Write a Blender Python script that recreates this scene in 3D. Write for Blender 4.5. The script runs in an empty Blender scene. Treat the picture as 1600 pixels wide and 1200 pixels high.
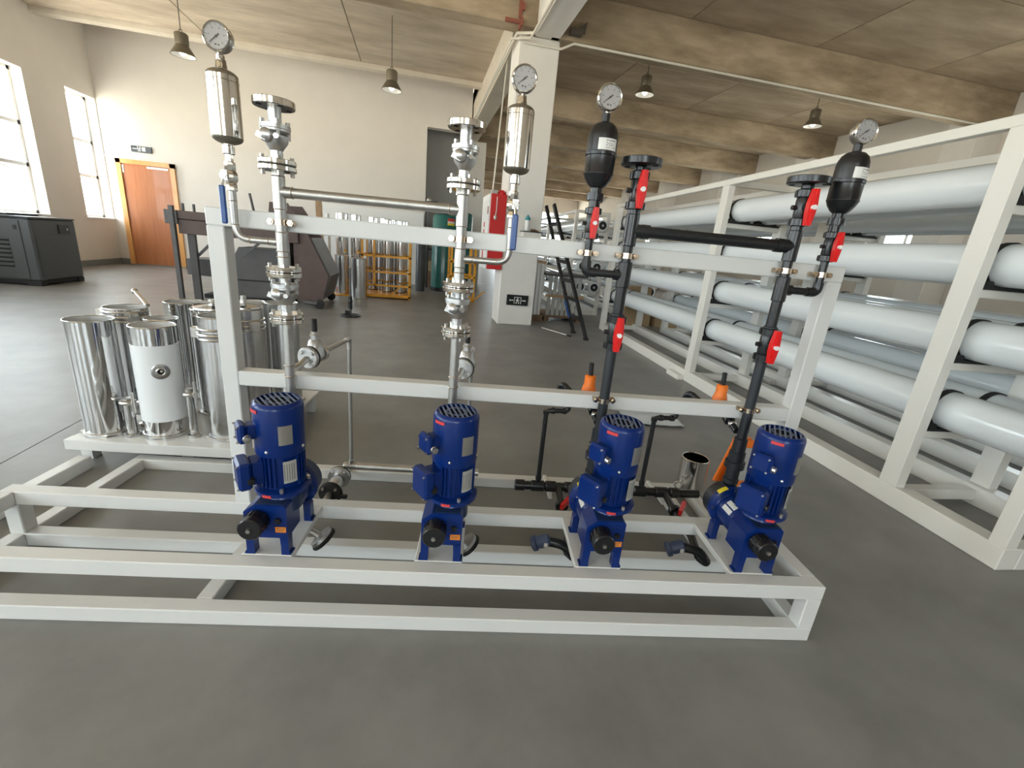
import bpy, bmesh, math, random
from math import sin, cos, radians, pi, atan2, sqrt
from mathutils import Vector, Matrix
random.seed(7)
C = bpy.context.scene.collection
scene = bpy.context.scene

# ------------------------------------------------------------------ camera, world, exposure
F_PX, CAM_Z = 694.9, 1.15
PITCH, ROLL, YAW = radians(17.184), radians(5.358), radians(4.582 + 8.371)
ANG_S, ANG_R = -radians(8.371), -radians(4.421)      # pump skid / tube rack directions against the building
def cam_axes():
    cy, sy = cos(YAW), sin(YAW)
    fwd = Vector((sy * cos(PITCH), cy * cos(PITCH), -sin(PITCH)))
    r = Vector((cy, -sy, 0)); u = r.cross(fwd)
    c, s = cos(ROLL), sin(ROLL)
    return c * r + s * u, -s * r + c * u, fwd
_r, _u, _f = cam_axes()
cam = bpy.data.cameras.new('camera'); co = bpy.data.objects.new('camera', cam); C.objects.link(co)
cam.sensor_fit = 'HORIZONTAL'; cam.sensor_width = 36; cam.lens = F_PX * 36 / 1600; cam.clip_start = .02
m = Matrix((_r, _u, -_f)).transposed().to_4x4(); m.translation = (0, 0, CAM_Z); co.matrix_world = m
scene.camera = co
w = bpy.data.worlds.new('sky'); scene.world = w; w.use_nodes = True
bg = w.node_tree.nodes['Background']; bg.inputs[1].default_value = 11.0
_nt = w.node_tree; _tc = _nt.nodes.new('ShaderNodeTexCoord'); _sp = _nt.nodes.new('ShaderNodeSeparateXYZ'); _mr = _nt.nodes.new('ShaderNodeMapRange'); _mx = _nt.nodes.new('ShaderNodeMix')
_mx.data_type = 'RGBA'; _mr.inputs['From Min'].default_value = -.04; _mr.inputs['From Max'].default_value = .04
_mx.inputs['A'].default_value = (1.35, 1.20, 1.0, 1); _mx.inputs['B'].default_value = (.90, .95, 1.0, 1)      # warm yard glow added below the horizon to light the ceilings, hazy sky above
_nt.links.new(_tc.outputs['Generated'], _sp.inputs[0]); _nt.links.new(_sp.outputs['Z'], _mr.inputs['Value']); _nt.links.new(_mr.outputs[0], _mx.inputs['Factor']); _nt.links.new(_mx.outputs['Result'], bg.inputs[0])
vs = scene.view_settings
vs.view_transform = 'Standard'; vs.look = 'None'; vs.gamma = 1; vs.use_curve_mapping = False; vs.exposure = 0.14
def portal(loc, rot, sx, sy):
    l = bpy.data.lights.new('window_daylight', 'AREA'); l.shape = 'RECTANGLE'; l.size = sx; l.size_y = sy
    l.cycles.is_portal = True
    o = bpy.data.objects.new('window_daylight', l); C.objects.link(o); o.location = loc; o.rotation_euler = rot

# ------------------------------------------------------------------ materials
MATS = {}
def mat(name, col, rough=.5, metal=0, coat=0, bump=0, bscale=40, var=0, vscale=6, aniso=0, stretch=None, emit=None, col2=None, spec=None, detail=6, ramp=(.28, .72)):
    if name in MATS: return MATS[name]
    mt = bpy.data.materials.new(name); mt.use_nodes = True; MATS[name] = mt
    nt = mt.node_tree; b = nt.nodes['Principled BSDF']
    b.inputs['Base Color'].default_value = (*col, 1); b.inputs['Roughness'].default_value = rough
    b.inputs['Metallic'].default_value = metal; b.inputs['Coat Weight'].default_value = coat
    if spec is not None: b.inputs['Specular IOR Level'].default_value = spec
    if emit: b.inputs['Emission Color'].default_value = (*emit[0], 1); b.inputs['Emission Strength'].default_value = emit[1]
    if var or bump:
        tc = nt.nodes.new('ShaderNodeTexCoord'); src = tc.outputs['Object']
        if stretch:
            mp = nt.nodes.new('ShaderNodeMapping'); mp.inputs['Scale'].default_value = stretch
            nt.links.new(src, mp.inputs[0]); src = mp.outputs[0]
    if var:
        n = nt.nodes.new('ShaderNodeTexNoise'); n.inputs['Scale'].default_value = vscale; n.inputs['Detail'].default_value = detail
        n.inputs['Roughness'].default_value = .62
        nt.links.new(src, n.inputs['Vector'])
        cr = nt.nodes.new('ShaderNodeValToRGB')
        cr.color_ramp.elements[0].position, cr.color_ramp.elements[1].position = ramp
        c2 = col2 or tuple(x * (1 - var) for x in col); c3 = col if col2 else tuple(min(1, x * (1 + var)) for x in col)
        cr.color_ramp.elements[0].color = (*c2, 1); cr.color_ramp.elements[1].color = (*c3, 1)
        nt.links.new(n.outputs['Fac'], cr.inputs[0]); nt.links.new(cr.outputs[0], b.inputs['Base Color'])
    if bump:
        n2 = nt.nodes.new('ShaderNodeTexNoise'); n2.inputs['Scale'].default_value = bscale; n2.inputs['Detail'].default_value = 4
        nt.links.new(src, n2.inputs['Vector'])
        bp = nt.nodes.new('ShaderNodeBump'); bp.inputs['Strength'].default_value = bump; bp.inputs['Distance'].default_value = .01
        nt.links.new(n2.outputs['Fac'], bp.inputs['Height']); nt.links.new(bp.outputs[0], b.inputs['Normal'])
    return mt
M = dict(
 frame=mat('white_enamel', (.69, .69, .675), .32, bump=.05, bscale=55),
 rackw=mat('rack_enamel', (.78, .755, .70), .35, bump=.06, bscale=70),
 wall=mat('wall_plaster', (.76, .72, .67), .85, var=.03, vscale=2, bump=.05, bscale=60),
 wallgrey=mat('grey_and_wall_shade', (.42, .42, .41), .85, var=.05, vscale=2),  # plain grey for small parts; on the passage wall it stands for shadow
 concrete=mat('raw_concrete', (.50, .40, .285), .9, var=.2, vscale=1.9, col2=(.25, .19, .125), bump=.3, bscale=9, stretch=(.45, 1.2, 1.6), detail=12, ramp=(.36, .64)),
 slab=mat('slab_concrete_pale_lit', (.70, .60, .475), .9, var=.2, vscale=1.3, col2=(.47, .385, .29), bump=.2, bscale=12, stretch=(.5, 1.6, 1), detail=12, ramp=(.36, .64)),  # left ceiling: paler concrete, with some window light put into the colour
 slabr=mat('slab_concrete_brown_shaded', (.49, .39, .28), .9, var=.2, vscale=1.3, col2=(.29, .22, .15), bump=.2, bscale=12, stretch=(.5, 1.6, 1), detail=12, ramp=(.36, .64)),  # right ceiling: browner concrete, with the bay's dimmer light put into the colour
 joint=mat('joint_dark', (.2, .16, .12), .95),
 floor=mat('epoxy_floor', (.275, .27, .26), .40, var=.2, vscale=2.2, col2=(.185, .182, .176), bump=.05, bscale=9, detail=12, spec=.42),
 skirt=mat('grey_skirting', (.2, .22, .22), .6),
 paintcol=mat('column_paint', (.80, .775, .735), .75, var=.03, vscale=3),
 girder=mat('girder_paint', (.70, .63, .53), .8, var=.08, vscale=2.5),
 steel=mat('brushed_steel', (.62, .60, .57), .3, 1, var=.08, vscale=30),
 pipe=mat('pickled_steel_pipe', (.50, .49, .47), .42, 1, var=.12, vscale=25),
 cast=mat('cast_steel', (.60, .60, .60), .36, 1, bump=.1, bscale=160),
 polish=mat('polished_steel', (.72, .69, .64), .12, 1),
 dull=mat('dull_steel_cap', (.33, .30, .25), .4, 1),
 chrome=mat('mirror_steel', (.75, .75, .75), .09, 1, bump=.02, bscale=12),
 foil=mat('satin_steel', (.66, .66, .66), .22, 1, bump=.06, bscale=30),
 bore=mat('satin_bore', (.62, .61, .59), .45, .55),
 nickel=mat('nickel_clamp', (.70, .58, .46), .22, 1),
 blue=mat('blue_enamel', (.002, .021, .145), .28, spec=.32, coat=.08, bump=.03, bscale=90),
 bluetop=mat('blue_enamel_dusty', (.012, .028, .085), .5, bump=.04, bscale=90),
 bluedark=mat('blue_grille', (.05, .07, .14), .5), grille=mat('grille_bar_blue', (.13, .16, .25), .5),
 lever=mat('blue_vinyl', (.02, .075, .27), .35),
 black=mat('black_plastic', (.012, .012, .013), .3),
 pvc=mat('black_pvc', (.016, .017, .019), .27, var=.1, vscale=20),
 pvcg=mat('dark_grey_pvc', (.020, .023, .028), .42),
 rubber=mat('black_rubber', (.015, .015, .015), .7),
 hole=mat('dark_opening', (.01, .01, .01), .9),
 red=mat('red_plastic', (.72, .012, .012), .3, coat=.3),
 redpaint=mat('red_paint', (.58, .012, .012), .4),
 redlabel=mat('red_sticker', (.62, .05, .05), .5),
 orange=mat('orange_plastic', (.90, .20, .015), .4),
 orangelab=mat('orange_sticker', (.85, .26, .02), .5),
 yellowlab=mat('yellow_sticker', (.82, .66, .03), .5),
 whitelab=mat('white_sticker', (.78, .77, .75), .5),
 platealu=mat('aluminium_plate', (.42, .40, .36), .45, .8),
 platew=mat('pale_data_plate', (.58, .57, .53), .45, .5),
 ink=mat('grey_ink', (.16, .16, .16), .6),
 inkk=mat('black_ink', (.02, .02, .02), .6),
 dial=mat('gauge_dial', (.47, .465, .475), .25, coat=.5),
 white=mat('white_plastic', (.85, .85, .84), .4),
 sleeve=mat('white_sleeve', (.82, .84, .86), .35),
 vessel=mat('white_vessel_gelcoat', (.76, .80, .82), .16, coat=.3, var=.02, vscale=3),
 vessend=mat('grey_vessel_end', (.55, .58, .58), .4),
 yellow=mat('yellow_enamel', (.80, .37, .012), .4),
 teal=mat('teal_tank', (.015, .14, .125), .25, coat=.3, var=.2, vscale=4),
 brown=mat('brown_primer', (.085, .05, .042), .5, var=.25, vscale=4),
 dgrey=mat('dark_grey_steel', (.085, .08, .08), .45, var=.15, vscale=5),
 comp=mat('charcoal_enamel', (.068, .072, .076), .42, bump=.03, bscale=120),
 door=mat('door_veneer', (.50, .19, .075), .4, var=.2, vscale=3, col2=(.40, .135, .05), stretch=(6, 6, .5), coat=.2),
 doorf=mat('door_frame_timber', (.72, .36, .12), .35, var=.12, vscale=4, stretch=(4, 4, .6), coat=.2),
 pvcwin=mat('window_frame_upvc', (.82, .83, .84), .35),
 lamp=mat('lamp_bronze', (.16, .135, .095), .45, .4),
 lampin=mat('lamp_reflector', (.85, .84, .80), .3),
 bulb=mat('lamp_bulb', (1, .97, .9), .5, emit=((1, .95, .85), 2.5)),
 wire=mat('wire_dark', (.10, .085, .07), .6),
 conduit=mat('conduit_white', (.70, .66, .58), .5),
 wood=mat('pale_timber', (.42, .27, .15), .7, var=.25, vscale=6, stretch=(3, 3, .8)),
 darkwood=mat('dark_timber', (.20, .12, .07), .75, var=.3, vscale=6),
 carton=mat('cardboard', (.42, .29, .16), .85, var=.1, vscale=5),
 film=mat('plastic_film', (.62, .66, .70), .25),
 signblk=mat('sign_black', (.012, .014, .013), .25),
 signwht=mat('sign_white', (.75, .78, .76), .5),
 signgrey=mat('sign_grey', (.07, .08, .09), .3),
 tealcap=mat('turquoise_cap', (.03, .28, .33), .4),
 mauve=mat('brick_red_rust', (.28, .09, .06), .7),
)
def glassmat(tint):
    mt = bpy.data.materials.new('clear_glass'); mt.use_nodes = True; nt = mt.node_tree; nt.nodes.clear()
    o = nt.nodes.new('ShaderNodeOutputMaterial'); mx = nt.nodes.new('ShaderNodeMixShader'); mx.inputs[0].default_value = .07
    t = nt.nodes.new('ShaderNodeBsdfTransparent'); g = nt.nodes.new('ShaderNodeBsdfGlossy'); g.inputs['Roughness'].default_value = .03
    t.inputs[0].default_value = (*tint, 1)
    nt.links.new(t.outputs[0], mx.inputs[1]); nt.links.new(g.outputs[0], mx.inputs[2]); nt.links.new(mx.outputs[0], o.inputs[0])
    return mt
M['glass'] = glassmat((.93, .97, .97)); M['lens'] = glassmat((.97, .97, .97))

# ------------------------------------------------------------------ mesh helpers
def basis(d):
    d = Vector(d).normalized()
    a = Vector((0, 0, 1)) if abs(d.z) < .9 else Vector((1, 0, 0))
    x = a.cross(d).normalized(); return x, d.cross(x), d
class MB:
    def __init__(s): s.v = []; s.f = []
    def box(s, lo, hi, ch=0):
        lo = [min(a, b) for a, b in zip(lo, hi)] if True else lo; hi = list(hi)
        hi = [max(a, b) for a, b in zip(hi, lo)]
        if not ch:
            n = len(s.v)
            s.v += [(x, y, z) for z in (lo[2], hi[2]) for y in (lo[1], hi[1]) for x in (lo[0], hi[0])]
            s.f += [tuple(n + i for i in q) for q in ((0, 2, 3, 1), (4, 5, 7, 6), (0, 1, 5, 4), (2, 6, 7, 3), (0, 4, 6, 2), (1, 3, 7, 5))]
            return s
        bm = bmesh.new(); bmesh.ops.create_cube(bm, size=1)
        for v in bm.verts: v.co = Vector([(l + h) / 2 + c * (h - l) for l, h, c in zip(lo, hi, v.co)])
        bmesh.ops.bevel(bm, geom=bm.edges[:], offset=ch, segments=1, affect='EDGES')
        return s.addbm(bm)
    def addbm(s, bm, mtx=None):
        n = len(s.v); bm.verts.index_update()
        s.v += [tuple(mtx @ v.co) if mtx else tuple(v.co) for v in bm.verts]
        s.f += [tuple(n + v.index for v in f.verts) for f in bm.faces]; bm.free(); return s
    def bar(s, p0, p1, wx, wy, up=(0, 0, 1)):
        p0, p1 = Vector(p0), Vector(p1); d = (p1 - p0).normalized(); x = d.cross(Vector(up))
        if x.length < 1e-4: x = Vector((1, 0, 0))
        x.normalize(); y = x.cross(d); n = len(s.v)
        for p in (p0, p1):
            for a, b in ((-1, -1), (1, -1), (1, 1), (-1, 1)): s.v.append(tuple(p + x * a * wx / 2 + y * b * wy / 2))
        s.f += [tuple(n + i for i in q) for q in ((3, 2, 1, 0), (4, 5, 6, 7), (0, 1, 5, 4), (1, 2, 6, 5), (2, 3, 7, 6), (3, 0, 4, 7))]
        return s
    def lathe(s, prof, o=(0, 0, 0), d=(0, 0, 1), seg=24, closed=True):
        x, y, z = basis(d); o = Vector(o); n = len(s.v); k = len(prof)
        for r, h in prof:
            for i in range(seg):
                a = 2 * pi * i / seg; s.v.append(tuple(o + z * h + (x * cos(a) + y * sin(a)) * r))
        for j in range(k - 1):
            for i in range(seg):
                a, b = n + j * seg + i, n + j * seg + (i + 1) % seg
                s.f.append((a, b, b + seg, a + seg))
        if closed:
            s.f.append(tuple(n + i for i in reversed(range(seg)))); s.f.append(tuple(n + (k - 1) * seg + i for i in range(seg)))
        return s
    def cyl(s, p0, p1, r, seg=16, r2=None):
        p0, p1 = Vector(p0), Vector(p1); L = (p1 - p0).length
        return s.lathe([(r, 0), (r if r2 is None else r2, L)], p0, p1 - p0, seg)
    def pipe(s, pts, r, seg=14, bend=0, n=6):
        P = [Vector(p) for p in pts]
        if bend:
            Q = [P[0]]
            for a, b, c in zip(P, P[1:], P[2:]):
                u = (a - b).normalized(); v = (c - b).normalized(); t = min(bend, (a - b).length * .49, (c - b).length * .49)
                for i in range(n + 1):
                    q = i / n; A = b + u * t; D = b + v * t
                    Q.append(A * (1 - q) ** 2 + b * 2 * q * (1 - q) + D * q * q)
            P = Q + [P[-1]]
        base = len(s.v); px = None
        for i, p in enumerate(P):
            t = ((P[min(i + 1, len(P) - 1)] - P[max(i - 1, 0)])).normalized()
            if px is None: px = basis(t)[0]
            px = (px - t * px.dot(t)).normalized(); py = t.cross(px)
            for k in range(seg):
                a = 2 * pi * k / seg; s.v.append(tuple(p + (px * cos(a) + py * sin(a)) * r))
        for j in range(len(P) - 1):
            for k in range(seg):
                a, b = base + j * seg + k, base + j * seg + (k + 1) % seg
                s.f.append((a, b, b + seg, a + seg))
        s.f.append(tuple(base + k for k in reversed(range(seg)))); e = base + (len(P) - 1) * seg
        s.f.append(tuple(e + k for k in range(seg))); return s
    def sphere(s, c, r, sc=(1, 1, 1), seg=16, rings=9):
        bm = bmesh.new(); bmesh.ops.create_uvsphere(bm, u_segments=seg, v_segments=rings, radius=r)
        return s.addbm(bm, Matrix.Translation(c) @ Matrix.Diagonal((*sc, 1)))
    def prism(s, poly, axis, a, b):
        n = len(s.v); k = len(poly)
        def P(u, v, t): return {'x': (t, u, v), 'y': (u, t, v), 'z': (u, v, t)}[axis]
        s.v += [P(u, v, a) for u, v in poly] + [P(u, v, b) for u, v in poly]
        s.f += [tuple(n + i for i in range(k)), tuple(n + k + i for i in reversed(range(k)))]
        s.f += [(n + i, n + k + i, n + k + (i + 1) % k, n + (i + 1) % k) for i in range(k)]
        return s
    def ring(s, c, d, r, t, seg=24, k=8):
        x, y, z = basis(d); c = Vector(c); n = len(s.v)
        for i in range(seg):
            a = 2 * pi * i / seg; u = x * cos(a) + y * sin(a)
            for j in range(k):
                b = 2 * pi * j / k; s.v.append(tuple(c + u * (r + t * cos(b)) + z * t * sin(b)))
        for i in range(seg):
            for j in range(k):
                s.f.append((n + i * k + j, n + ((i + 1) % seg) * k + j, n + ((i + 1) % seg) * k + (j + 1) % k, n + i * k + (j + 1) % k))
        return s
    def rot(s, mtx, start=0):
        s.v[start:] = [tuple(mtx @ Vector(v)) for v in s.v[start:]]; return s
    def mesh(s, name, material, smooth=True, off=(0, 0, 0)):
        me = bpy.data.meshes.new(name)
        me.from_pydata([(v[0] - off[0], v[1] - off[1], v[2] - off[2]) for v in s.v], [], s.f)
        bm = bmesh.new(); bm.from_mesh(me); bmesh.ops.recalc_face_normals(bm, faces=bm.faces[:]); bm.to_mesh(me); bm.free()
        me.materials.append(material)
        if smooth: me.shade_smooth(); me.set_sharp_from_angle(angle=radians(35))
        return me
FR = {'B': 0, 'S': ANG_S, 'R': ANG_R}
def world(p, fr): return Matrix.Rotation(FR[fr], 3, 'Z') @ Vector(p)
class Thing:
    """an Empty at the thing's base; parts are given in frame coordinates"""
    def __init__(s, name, label, cat, org, fr='B', group=None, kind=None):
        s.o = bpy.data.objects.new(name, None); C.objects.link(s.o); s.o.empty_display_size = .05
        s.org = org; s.o.location = world(org, fr); s.o.rotation_euler = (0, 0, FR[fr])
        if label: s.o['label'] = label
        if cat: s.o['category'] = cat
        if group: s.o['group'] = group
        if kind: s.o['kind'] = kind
    def part(s, name, mb, mt, parent=None, label=None, smooth=True, kind=None):
        me = mb.mesh(name, M[mt], smooth, s.org)
        return s.inst(name, me, parent, label, kind)
    def inst(s, name, me, parent=None, label=None, kind=None, loc=None):
        o = bpy.data.objects.new(name, me); C.objects.link(o); o.parent = parent or s.o
        if loc: o.location = loc
        if label: o['label'] = label
        if kind: o['kind'] = kind
        return o
def single(name, mb, mt, label, cat, org=(0, 0, 0), fr='B', group=None, kind=None, smooth=True):
    o = bpy.data.objects.new(name, mb.mesh(name, M[mt], smooth, org)); C.objects.link(o)
    o.location = world(org, fr); o.rotation_euler = (0, 0, FR[fr])
    if label: o['label'] = label
    if cat: o['category'] = cat
    if group: o['group'] = group
    if kind: o['kind'] = kind
    return o
def struct(name, mb, mt, **k): return single(name, mb, mt, None, None, kind='structure', **k)
def copy_thing(root, loc, rotz=None, label=None, name=None):
    def cp(o, par):
        c = o.copy(); C.objects.link(c); c.parent = par
        for ch in kids.get(o, []): cp(ch, c)
        return c
    kids = {}
    for ch in root.children_recursive: kids.setdefault(ch.parent, []).append(ch)
    r = cp(root, None); r.location = loc
    if rotz is not None: r.rotation_euler = (0, 0, rotz)
    if label: r['label'] = label
    return r
def bolts(mb, c, d, rad, n, r=.005, h=.012, h2=None, a0=pi / 4, seg=6):
    x, y, z = basis(d); c = Vector(c)
    for i in range(n):
        a = a0 + 2 * pi * i / n; p = c + (x * cos(a) + y * sin(a)) * rad
        mb.cyl(p - z * (h2 if h2 is not None else h), p + z * h, r, seg)
    return mb

# ------------------------------------------------------------------ the building
XL, XR, YB, YF, ZS = -6.45, 9.5, -5.0, 11.8, 4.25
YH = 28.0
WZ0, WZ1 = .94, 3.22
def wall_with_windows(mb, axis, c0, c1, a0, a1, wins, z0=0, z1=ZS + .2, wz=(WZ0, WZ1)):
    """a wall slab between c0..c1 on its thickness, a0..a1 along, with openings"""
    def b(u0, u1, za, zb):
        mb.box((c0, u0, za), (c1, u1, zb)) if axis == 'y' else mb.box((u0, c0, za), (u1, c1, zb))
    u = a0
    for (p, q) in wins:
        b(u, p, z0, z1); b(p, q, z0, wz[0]); b(p, q, wz[1], z1); u = q
    b(u, a1, z0, z1)
    return mb
left_w = [(-3.8, -1.1), (-.3, 2.4), (3.6, 6.3), (7.6, 9.99), (10.95, 11.78)]
struct('wall_left', wall_with_windows(MB(), 'y', XL - .28, XL, YB - .2, YF + .25, left_w, z1=5.0), 'wall')
struct('wall_back', MB().box((XL, YF, 0), (.145, YF + .25, 4.85)).box((.145, YF, 3.6), (1.16, YF + .25, 4.85)), 'wall')
struct('wall_passage', MB().box((-.6, 13.2, 0), (1.0, 13.4, ZS)).box((-.7, YF + .25, 0), (-.6, 13.4, ZS)), 'wallgrey')  # shadow beyond the opening is put into the wall's grey
right_w = [(-3.1 + 3.35 * k, -1.6 + 3.35 * k) for k in range(9)]
struct('wall_right', wall_with_windows(MB(), 'y', XR, XR + .28, YB - .2, YH, right_w, wz=(1.5, 3.0)), 'wall')
front_w = [(-5.8, -3.8), (-1.6, .4)]
struct('wall_front', wall_with_windows(MB(), 'x', YB - .28, YB, XL, XR, front_w, wz=(.9, 3.3)), 'wall')
struct('wall_far', wall_with_windows(MB(), 'x', YH, YH + .2, -4, XR, [(1.5, 3.5), (4.5, 6.5), (7.2, 9)], wz=(1, 3.3)), 'wall')
struct('wall_side', MB().box((-4.2, 13.4, 0), (-4, YH, ZS)), 'wall')
for (p, q) in left_w[1:]: portal((XL - .2, (p + q) / 2, (WZ0 + WZ1) / 2), (0, -pi / 2, 0), WZ1 - WZ0, q - p)
portal((XL - .2, -2.45, 2.08), (0, -pi / 2, 0), 2.28, 2.7)
for (p, q) in right_w: portal((XR + .2, (p + q) / 2, 2.25), (0, pi / 2, 0), 1.5, q - p)
for (p, q) in front_w: portal(((p + q) / 2, YB - .2, 2.1), (pi / 2, 0, 0), q - p, 2.4)

# floor in poured bays with narrow joints
fl = Thing('floor', None, None, (0, 0, 0), kind='structure')
fl.part('subfloor', MB().box((XL - .3, YB - .3, -.25), (XR + .3, YH + .2, -.012)), 'joint')
ys = [YB - .3, -3.0, .0, 3.0, 6.0, 9.0, 12.0, 15, 18, 21, 24, YH + .2]
xs = [XL - .3, -1.83, 3.6, XR + .3]
for i in range(len(xs) - 1):
    fl.part('floor_panel', MB().box((xs[i] + .003, YB - .3, -.2), (xs[i + 1] - .003, YH + .2, 0)), 'floor')

# ceiling: slab panels, beams
cl = Thing('ceiling', None, None, (0, 0, ZS), kind='structure')
cl.part('backing', MB().box((XL - .3, YB - .3, ZS + .03), (XR + .3, 10.6, ZS + .25)).box((1.19, 10.6, ZS + .03), (XR + .3, 12.06, ZS + .25)).box((XL - .3, 12.05, ZS + .03), (XR + .3, YH, ZS + .25)), 'joint')
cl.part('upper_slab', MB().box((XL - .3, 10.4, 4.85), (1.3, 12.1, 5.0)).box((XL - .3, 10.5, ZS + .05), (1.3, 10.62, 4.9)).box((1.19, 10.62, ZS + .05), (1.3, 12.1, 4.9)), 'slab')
BEAM_Y = [-3.5, -.15, 3.2, 6.55, 9.92, 12.5, 15.25, 18.1, 21.0, 24.0]
pm = {}
def panel(x0, x1, y0, y1):
    g = .006; key = (round(x1 - x0, 3), round(y1 - y0, 3), x0 > 1.4)
    if key not in pm:
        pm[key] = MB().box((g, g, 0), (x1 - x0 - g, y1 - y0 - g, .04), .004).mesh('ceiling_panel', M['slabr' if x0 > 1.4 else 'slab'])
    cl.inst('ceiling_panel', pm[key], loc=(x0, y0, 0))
for k in range(-1, len(BEAM_Y)):
    y0 = BEAM_Y[k] if k >= 0 else YB; y1 = BEAM_Y[k + 1] if k + 1 < len(BEAM_Y) else YH
    for h in (0, 1):
        ya, yb = (y0 + (y1 - y0) * h / 2, y0 + (y1 - y0) * (h + 1) / 2)
        xx = 1.5
        while xx < XR - .1: panel(xx, min(xx + 2.0, XR), ya, yb); xx += 2.0
    if y1 < 10:
        for xa in (-6.45, -3.8, -1.15): panel(xa, xa + 2.65, y0, y1)
    elif y0 < 10:
        for xa in (-6.45, -3.8, -1.15): panel(xa, xa + 2.65, y0, 10.42)
    else:
        panel(-3.95, 1.5, y0, y1)
for k, y in enumerate(BEAM_Y):
    cl.part('beam', MB().box((1.6, y, 3.735), (XR, y + .26, ZS), .012), 'concrete')
    if y < 9: cl.part('beam', MB().box((XL, y, 3.80), (1.45, y + .26, ZS), .012), 'concrete')
    elif y > 12.2: cl.part('beam', MB().box((-4, y, 3.735), (1.3, y + .26, ZS), .012), 'concrete')
cl.part('edge_beam', MB().box((XL, 10.42, 4.165), (1.2, 10.6, ZS + .04), .01), 'girder')
# girder and columns
cl.part('girder', MB().box((1.40, YB, 3.735), (1.72, 6.64, ZS), .01), 'paintcol')
cl.part('girder', MB().box((1.19, 7.15, 3.735), (1.50, YH, ZS), .01), 'girder')
ci = 0
for y in (6.63, 13.33, 20.03):
    struct('column', MB().box((1.2, y, 0), (1.742, y + .53, 3.735 if y > 0 else 3.735), .012), 'paintcol')
for y in (3.25, 6.6, 9.95, 13.3, 16.65, 20):
    struct('column', MB().box((8.98, y, 0), (9.5, y + .5, ZS), .01), 'paintcol')
# skirting
struct('baseboard_left', MB().box((XL, YB, 0), (XL + .012, YF, .12)), 'skirt')
struct('baseboard_back', MB().box((XL, YF - .012, 0), (-6.25, YF, .12)).box((-5.16, YF - .012, 0), (.145, YF, .12)), 'skirt')

# windows in the left wall
def window(n, y0, y1, nbay):
    t = Thing('window_%d' % n, None, None, (XL - .2, (y0 + y1) / 2, WZ0), kind='structure')
    X0, X1 = XL - .23, XL - .17; fw = .055
    f = MB()
    f.box((X0, y0, WZ0), (X1, y1, WZ0 + fw)).box((X0, y0, WZ1 - fw), (X1, y1, WZ1)).box((X0, y0, WZ0), (X1, y0 + fw, WZ1)).box((X0, y1 - fw, WZ0), (X1, y1, WZ1))
    for z in (1.74, 2.39): f.box((X0, y0, z - .03), (X1, y1, z + .03))
    for k in range(1, nbay):
        yy = y0 + (y1 - y0) * k / nbay; f.box((X0, yy - .03, WZ0), (X1, yy + .03, WZ1))
    t.part('window_frame', f, 'pvcwin', smooth=False)
    t.part('window_sill', MB().box((XL - .17, y0, WZ0 - .02), (XL + .03, y1, WZ0 + .006)), 'white', smooth=False)
    zz = [WZ0, 1.74, 2.39, WZ1]
    for k in range(nbay):
        a, b = y0 + (y1 - y0) * k / nbay, y0 + (y1 - y0) * (k + 1) / nbay
        for j in range(3):
            if j == 0 and k == nbay - 1:      # bottom sash tilted outward
                s = MB(); q = .045
                ya, yb, za, zb = a + .04, b - .04, zz[0] + .05, zz[1] - .04
                s.box((-.02, ya, za), (.02, yb, za + q)).box((-.02, ya, zb - q), (.02, yb, zb)).box((-.02, ya, za), (.02, ya + q, zb)).box((-.02, yb - q, za), (.02, yb, zb))
                R = Matrix.Translation((X0, 0, zb)) @ Matrix.Rotation(radians(22), 4, 'Y') @ Matrix.Translation((0, 0, -zb))
                s.rot(R); sa = t.part('sash', s, 'pvcwin', smooth=False)
                g = MB().box((-.003, ya + q, za + q), (.003, yb - q, zb - q)).rot(R); t.part('pane', g, 'glass', parent=sa, smooth=False)
            else:
                t.part('pane', MB().box((X0 + .025, a + .05, zz[j] + .05), (X0 + .031, b - .05, zz[j + 1] - .05)), 'glass', smooth=False)
    t.part('handle', MB().box((X1, (y0 + y1) / 2 - .012, 1.6), (X1 + .03, (y0 + y1) / 2 + .012, 1.69)), 'white', smooth=False)
for n, (p, q) in enumerate(left_w): window(n + 1, p, q, 2 if q - p > 1 else 1)
def grid_window(n, axis, c, a0, a1, z0, z1):
    cc = (c, (a0 + a1) / 2, z0) if axis == 'y' else ((a0 + a1) / 2, c, z0)
    t = Thing('window_%d' % n, None, None, cc, kind='structure'); f = MB(); fw = .05
    def b(u0, u1, za, zb, mb, th=.03):
        mb.box((c - th, u0, za), (c + th, u1, zb)) if axis == 'y' else mb.box((u0, c - th, za), (u1, c + th, zb))
    zm = z0 + (z1 - z0) * .62; um = (a0 + a1) / 2
    for u0, u1, za, zb in ((a0, a1, z0, z0 + fw), (a0, a1, z1 - fw, z1), (a0, a0 + fw, z0, z1), (a1 - fw, a1, z0, z1), (a0, a1, zm - .03, zm + .03), (um - .03, um + .03, z0, z1)): b(u0, u1, za, zb, f)
    t.part('window_frame', f, 'pvcwin', smooth=False)
    for u0, u1 in ((a0 + fw, um - .03), (um + .03, a1 - fw)):
        for za, zb in ((z0 + fw, zm - .03), (zm + .03, z1 - fw)):
            g = MB(); b(u0, u1, za, zb, g, .003); t.part('pane', g, 'glass', smooth=False)
nw = len(left_w) + 1
for (p, q) in right_w: grid_window(nw, 'y', XR + .14, p, q, 1.5, 3.0); nw += 1
for (p, q) in front_w: grid_window(nw, 'x', YB - .14, p, q, .9, 3.3); nw += 1
for (p, q) in [(1.5, 3.5), (4.5, 6.5), (7.2, 9)]: grid_window(nw, 'x', YH + .1, p, q, 1.0, 3.3); nw += 1

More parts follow.
